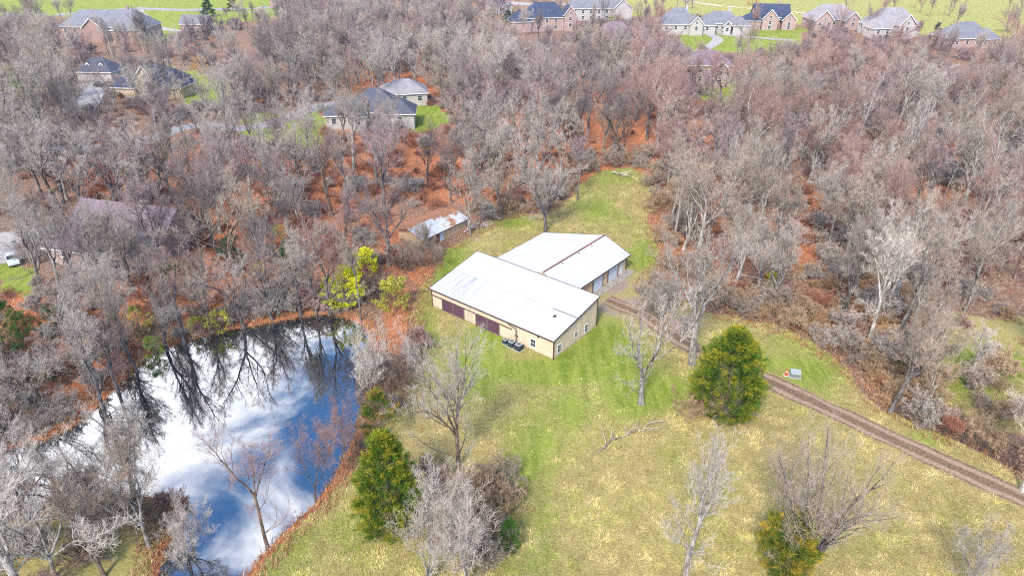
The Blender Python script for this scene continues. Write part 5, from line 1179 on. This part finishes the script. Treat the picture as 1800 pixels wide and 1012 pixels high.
def scatter_gn(name, pts, protos, scales, rots, colr=(1, 1, 1, 1)):
    me = bpy.data.meshes.new(name); me.vertices.add(len(pts)); me.vertices.foreach_set('co', np.asarray(pts, np.float32).ravel())
    for k, typ, arr in (('i_scale', 'FLOAT_VECTOR', scales), ('i_rot', 'FLOAT_VECTOR', rots)):
        a = me.attributes.new(k, typ, 'POINT'); a.data.foreach_set('vector', np.asarray(arr, np.float32).ravel())
    a = me.attributes.new('i_idx', 'INT', 'POINT'); a.data.foreach_set('value', (np.arange(len(pts))*7 % len(protos)).astype(np.int32))
    me.update(); o = ob(name, me); o.color = colr
    g = bpy.data.node_groups.new(name, 'GeometryNodeTree'); g.interface.new_socket(name='Geometry', in_out='INPUT', socket_type='NodeSocketGeometry'); g.interface.new_socket(name='Geometry', in_out='OUTPUT', socket_type='NodeSocketGeometry')
    gi = g.nodes.new('NodeGroupInput'); go = g.nodes.new('NodeGroupOutput'); ip = g.nodes.new('GeometryNodeInstanceOnPoints'); jn = g.nodes.new('GeometryNodeJoinGeometry')
    for objs in protos:
        j2 = g.nodes.new('GeometryNodeJoinGeometry'); ti = g.nodes.new('GeometryNodeGeometryToInstance')
        for q in objs:
            oi = g.nodes.new('GeometryNodeObjectInfo'); oi.transform_space = 'ORIGINAL'; oi.inputs['Object'].default_value = q; g.links.new(oi.outputs['Geometry'], j2.inputs[0])
        g.links.new(j2.outputs[0], ti.inputs[0]); g.links.new(ti.outputs[0], jn.inputs[0])
    def na(nm, ty):
        n = g.nodes.new('GeometryNodeInputNamedAttribute'); n.data_type = ty; n.inputs['Name'].default_value = nm; return n.outputs[0]
    g.links.new(gi.outputs[0], ip.inputs['Points']); g.links.new(jn.outputs[0], ip.inputs['Instance']); ip.inputs['Pick Instance'].default_value = True
    g.links.new(na('i_idx', 'INT'), ip.inputs['Instance Index']); g.links.new(na('i_scale', 'FLOAT_VECTOR'), ip.inputs['Scale'])
    e = g.nodes.new('FunctionNodeEulerToRotation'); g.links.new(na('i_rot', 'FLOAT_VECTOR'), e.inputs[0]); g.links.new(e.outputs[0], ip.inputs['Rotation'])
    g.links.new(ip.outputs[0], go.inputs[0])
    m = o.modifiers.new('scatter', 'NODES'); m.node_group = g
    return o
far = TREES[N_IND:]
groups_ = {'silvery': [], 'mauve grey': [], 'pinkish brown': [], 'beige grey': [], 'dark grey': [], 'pale grey': []}
for (xi, yi, hh, k, rz) in far: groups_[tone_at(xi, yi, RNG.random())].append((xi, yi, hh, rz))
wl = {'silvery': 'silvery far woodland of bare crowns', 'mauve grey': 'mauve grey far woodland of bare crowns', 'pinkish brown': 'pinkish brown far woodland of bare crowns', 'beige grey': 'beige grey far woodland of bare crowns', 'dark grey': 'dark grey far woodland of bare crowns', 'pale grey': 'pale grey far woodland of bare crowns'}
protos = [(a, b) for _, a, b in PARTS]
for tn, l in groups_.items():
    if not l: continue
    A = np.array(l); z = terrain(A[:, 0], A[:, 1]); s = A[:, 2]/18
    o = scatter_gn('far_woodland', np.c_[A[:, 0], A[:, 1], z], protos, np.c_[s*1.1, s*1.1, s], np.c_[rs.normal(0, .03, len(s)), rs.normal(0, .03, len(s)), A[:, 3]], (*KIND[tn], 1))
    setp(o, wl[tn], 'woodland', None, 'stuff')

# shrubs: many stemmed, leafless
SHR = []
for i, kw in enumerate([dict(nl=4, spread=1.0, counts=(0,6,4,3,0), stems=6, stemspread=.5), dict(nl=3, spread=.8, counts=(0,7,4,3,0), stems=8, stemspread=.35), dict(nl=4, spread=1.3, counts=(0,6,4,3,0), stems=5, stemspread=.7)]):
    lv = gen_tree(500+i, 3.2, fork=.25, r0=.06, wob=.13, twig=.013, trop=.02, **kw); SHR.append(tree_meshes('shrub_%d' % i, lv))
C_, rs2 = candidates(44, 175, 4.6, 9)
x, y = C_[:, 0], C_[:, 1]; ok = free(x, y, -1.0); px, py = PX(x, y); near_edge = (np.abs(sdf(x, y, OPEN)) < 8) | (sdf(x, y, POND) < 7) | (py > 640)
ok &= near_edge & (px > -40) & (px < 1840) & (py < 1060)
SPROTO = []
sh = [(a, b) for a, b in zip(x[ok], y[ok])]
RNG.shuffle(sh)
extra = [G(a, b) for a, b in [(720,640),(735,615),(712,660),(700,690),(690,720),(860,870),(880,850),(840,860),(870,900),(830,900),(850,930),(880,950),(800,940),(780,900),(800,870),(740,870),(860,990),(820,980),(1128,522),(1150,500),(1135,545),(1165,520),(1260,735),(1300,735),(1230,730),(650,640),(655,720),(660,660),(640,800),(1170,470)]]
sh = extra+sh
for i, (xi, yi) in enumerate(sh[:255]):
    tm, cm = SHR[i % 3]; r = RNG.random(); pxx, pyy = PX(xi, yi)
    tone = ('pinkish brown' if r < .4 else 'pale grey' if r < .7 else 'brown') if pxx < 760 else ('straw tan' if r < .5 else 'beige grey' if r < .8 else 'pale grey')
    s = RNG.uniform(.7, 1.45); t = put_tree('bare_shrub', 'x', 'shrub', tm, cm, xi, yi, s, RNG.uniform(0, 6.28), tone, 'leafless shrubs at the woods edge')
    PENDING.append((t, xi, yi, ('big ' if s > 1.15 else 'small ' if s < .95 else 'middling ')+tone+' leafless shrub'))
    if i < 3: SPROTO.append((t.children[0], t.children[1]))
finish_labels()
# the undergrowth nobody could count
def undergrowth(name, label, colr, seed, step, lo, hi, cond, s0, s1):
    C_, r = candidates(lo, hi, step, seed); x, y = C_[:, 0], C_[:, 1]; px, py = PX(x, y); ok = free(x, y, -.6) & ~inside(px, py, [(690,402),(800,380),(850,420),(800,455),(700,450)]) & ~inside(px, py, [(575,540),(700,540),(660,700),(600,700)]) & (px > -80) & (px < 1880) & (py < 1080)
    lawn = np.zeros(len(x), bool)
    for P in LAWNS+[GOLF]: lawn |= inside(x, y, P)
    ok &= ~lawn & ~(inside(x, y, GLADE) & (r.random(len(x)) < .85)); ok &= r.random(len(x)) < cond(px, py, x, y)
    for P in ROADW[:8]:
        for i in range(len(P)-1):
            (x1, y1), (x2, y2) = P[i], P[i+1]; ex, ey = x2-x1, y2-y1; t = np.clip(((x-x1)*ex+(y-y1)*ey)/(ex*ex+ey*ey), 0, 1); ok &= np.hypot(x-x1-t*ex, y-y1-t*ey) > 4
    x, y = x[ok], y[ok]; n = len(x); s = r.uniform(s0, s1, n)
    o = scatter_gn(name, np.c_[x, y, terrain(x, y)], SPROTO, np.c_[s*1.15, s*1.15, s], np.c_[r.normal(0, .1, n), r.normal(0, .1, n), r.uniform(0, 6.28, n)], colr)
    return setp(o, label, 'undergrowth', None, 'stuff')
glade = lambda px, py: blobs(px, py, [(1060,225,110,55,1.0),(940,290,60,35,.5),(330,420,60,60,.5)])
undergrowth('undergrowth', 'tangled pale leafless undergrowth under the trees', (*KIND['pale grey'], 1), 21, 3.6, 46, 230, lambda px, py, x, y: np.clip(.24-glade(px, py), 0, 1)*(fbm(x, y, 18, 5, 3) > .45), .6, 1.3)
undergrowth('bramble_thicket', 'ruddy brown brambles between the trunks and round the pond', (1.0, .50, .36, 1), 22, 3.2, 46, 230, lambda px, py, x, y: np.clip(.6*blobs(px, py, RED)+.08, 0, 1)*np.clip(1-.9*glade(px, py), 0, 1), .4, .9)
undergrowth('tawny_brush', 'tawny brown dead weeds along the edge of the right hand woods', (1.35, .95, .58, 1), 23, 1.9, 60, 130, lambda px, py, x, y: blobs(px, py, [(1480,570,160,80,1),(1600,680,90,50,.9),(1350,540,120,40,.7),(740,600,40,70,0)]), .3, .65)
undergrowth('far_undergrowth', 'mauve brown saplings filling the distant woods', (*KIND['mauve grey'], 1), 24, 6.5, 200, 380, lambda px, py, x, y: .3*np.clip(1-glade(px, py), 0, 1)+0*x, .8, 1.8)

# bank growth: rusty weeds right on the open grass side of the pond, and rows at the bramble strip
def blades(name, label, x, y, per, L0, L1, wd, colf, seed, flat=.55, kind='stuff', cat='grass', swirl=True):
    rs = np.random.default_rng(seed); n = len(x); z = terrain(x, y)
    X = np.repeat(x, per)+rs.normal(0, .10, n*per); Y = np.repeat(y, per)+rs.normal(0, .10, n*per); Z = np.repeat(z, per)-.02
    th = (fbm(X, Y, 2.2, 90, 2)*9.0 if swirl else rs.uniform(0, 6.28, n*per))+rs.normal(0, .75, n*per)
    L = rs.uniform(L0, L1, n*per); el = np.clip(rs.normal(flat, .35, n*per), .06, 1.4)
    D = np.stack([np.cos(th)*np.cos(el), np.sin(th)*np.cos(el), np.sin(el)], 1); B = np.stack([-np.sin(th), np.cos(th), 0*th], 1)*wd*rs.uniform(.6, 1.4, (n*per, 1))
    P0 = np.stack([X, Y, Z], 1); mid = P0+D*L[:, None]*.6; D2 = D.copy(); D2[:, 2] *= .25; tip = mid+D2*L[:, None]*.45
    V = np.stack([P0-B*.5, P0+B*.5, mid+B*.5, mid-B*.5, tip], 1).reshape(-1, 3); k = np.arange(n*per)*5
    Q = np.stack([k, k+1, k+2, k+3], 1); T_ = np.stack([k+3, k+2, k+4], 1)
    col = colf(X, Y, rs); C4 = np.repeat(np.c_[np.clip(col, 0, 1), np.ones(len(col))], 5, 0)
    me = mesh_np(name, V, quads=Q, tris=T_, mats=[M_LEAF], attrs={'leafcol': ('FLOAT_COLOR', C4)})
    return setp(ob(name, me), label, cat, None, kind)
rg = np.random.default_rng(33)
N = 200000
gx = rg.uniform(-36, 70, N); gy = 40+rg.random(N)**1.35*125
gpx, gpy = PX(gx, gy); keep = (gpx > -20) & (gpx < 1820) & (gpy < 1040)
op, mv, gf, rd, br = zones(gx, gy)
tw = np.array(TRACK); dtr = np.full(N, 99.)
for i in range(len(tw)-1):
    e = tw[i+1]-tw[i]; t_ = np.clip(((gx-tw[i][0])*e[0]+(gy-tw[i][1])*e[1])/(e@e), 0, 1); dtr = np.minimum(dtr, np.hypot(gx-tw[i][0]-t_*e[0], gy-tw[i][1]-t_*e[1]))
keep &= (op > .5) & (dtr+rg.normal(0, .25, N) > 1.75) & (rg.random(N) > br*.9) & (sdf(gx, gy, POND) > 1.5)
c, s_ = math.cos(-RZB), math.sin(-RZB); bx_ = (gx-5.78)*c-(gy-79.41)*s_; by_ = (gx-5.78)*s_+(gy-79.41)*c
keep &= ~((bx_ > -BL-.3) & (bx_ < .25) & (by_ > -.3) & (by_ < 30)); keep &= ~((bx_ > -6) & (bx_ < 1.7) & (by_ > 8) & (by_ < 31))
keep &= rg.random(N) < np.where(mv > .62, .45, 1.0)
GX, GY, GM = gx[keep], gy[keep], mv[keep]
straw = (GM+rg.normal(0, .22, len(GM)) < .5)
def col_straw(X, Y, rs):
    n = fbm(X, Y, 3.0, 61, 3)[:, None]; r = rs.random((len(X), 1)); a = np.array((.72,.56,.26)); b = np.array((.42,.30,.10)); g = np.array((.36,.39,.06))
    c = a*(1-r)+b*r; return np.where(rs.random((len(X), 1)) < (n-.40)*1.3, g, c)*rs.uniform(.8, 1.15, (len(X), 1))*(.62+.76*fbm(X, Y, 1.1, 63, 2)[:, None])
def col_green(X, Y, rs):
    n = fbm(X, Y, 3.0, 62, 3)[:, None]; r = rs.random((len(X), 1)); a = np.array((.12,.24,.015)); b = np.array((.36,.44,.06))
    c = a*(1-r)+b*r; return np.where(rs.random((len(X), 1)) < (n-.35)*.8, np.array((.52,.46,.16)), c)
blades('straw_grass', 'long dry straw coloured grass lying in swirls over the field', GX[straw], GY[straw], 4, .22, .55, .036, col_straw, 1, .5)
blades('green_grass', 'short green grass on the mown parts around the barn', GX[~straw], GY[~straw], 4, .1, .24, .04, col_green, 2, .7)
# rusty weeds on the pond's banks and the bramble strip
N = 110000; wx = rg.uniform(-75, 75, N); wy = rg.uniform(40, 135, N); wpx, wpy = PX(wx, wy); dp = sdf(wx, wy, POND)
k = ((dp > .1) & (dp < 3.2)) | ((np.abs(sdf(wx, wy, OPEN)) < 1.6) & (rg.random(N) < .5)) | (rg.random(N) < blobs(wpx, wpy, [(712,620,30,60,.9),(725,560,18,50,.9),(700,670,30,30,.8),(850,880,60,50,.7),(640,840,30,40,.4),(745,480,12,40,.8)]))
k &= (wpx > -30) & (wpy < 1050)
def col_rust(X, Y, rs):
    P = np.array([(.42,.18,.08),(.34,.12,.06),(.52,.30,.15),(.30,.14,.09),(.55,.42,.20)]); return P[rs.integers(0, 5, len(X))]*rs.uniform(.8, 1.2, (len(X), 1))
blades('bank_weeds', 'rust and tawny weeds along the pond bank and the edges of the grass', wx[k], wy[k], 5, .3, .95, .04, col_rust, 3, .9, swirl=False, cat='weeds')
# leaf litter in the nearer woods
N = 150000; wx = rg.uniform(-110, 110, N); wy = rg.uniform(44, 190, N); wpx, wpy = PX(wx, wy); op, mv, gf, rd, br = zones(wx, wy)
k = (op < .4) & (wpx > -20) & (wpx < 1820) & (wpy < 1040) & (sdf(wx, wy, POND) > .4) & (rg.random(N) < .3+.7*rd); rdk = rd[k]
def col_lit(X, Y, rs):
    P = np.array([(.74,.28,.12),(.58,.18,.08),(.68,.38,.22)]); Q = np.array([(.46,.28,.19),(.34,.20,.13),(.56,.43,.33)]); i = rs.integers(0, 3, len(X)); m = (np.repeat(rdk, 2) > rs.random(len(X)))[:, None]
    return np.where(m, P[i], Q[i])*rs.uniform(.75, 1.2, (len(X), 1))
blades('leaf_litter', 'fallen rust and brown leaves covering the woodland floor', wx[k], wy[k], 2, .18, .45, .10, col_lit, 4, .35, swirl=False, cat='leaf litter')
# leaves floating on the pond
N = 700; wx = rg.uniform(-60, 0, N); wy = rg.uniform(42, 100, N); wpx, wpy = PX(wx, wy); k = (sdf(wx, wy, POND) < -.3) & (rg.random(N) < np.where(wpy > 780, 1, .25)); n = int(k.sum())
sz = rg.uniform(.03, .07, n); a = rg.uniform(0, 6.28, n); V = []
for da in (0, 1.57, 3.14, 4.71): V.append(np.stack([wx[k]+sz*np.cos(a+da), wy[k]+sz*np.sin(a+da), np.full(n, -.388)], 1))
V = np.stack(V, 1).reshape(-1, 3); me = mesh_np('floating_leaves', V, quads=np.arange(n*4).reshape(-1, 4), mats=[plain('floating_leaf', (.6,.5,.35), .8)])
setp(ob('floating_leaves', me), 'specks of fallen leaves floating on the pond', 'leaves', None, 'stuff')

# ------------------------------------------------------------------ thin autumn haze
hm = bpy.data.materials.new('thin_haze'); hm.use_nodes = True; ht = hm.node_tree; ht.nodes.clear()
ho = ht.nodes.new('ShaderNodeOutputMaterial'); hv = ht.nodes.new('ShaderNodeVolumePrincipled'); hv.inputs['Color'].default_value = (.80, .84, 1.0, 1); hv.inputs['Density'].default_value = 0.00008
ht.links.new(hv.outputs[0], ho.inputs['Volume'])
mb = MB(); mb.box(-1500, 1500, -250, 2100, -4, 62); setp(mb.build('haze', hm), kind='stuff')
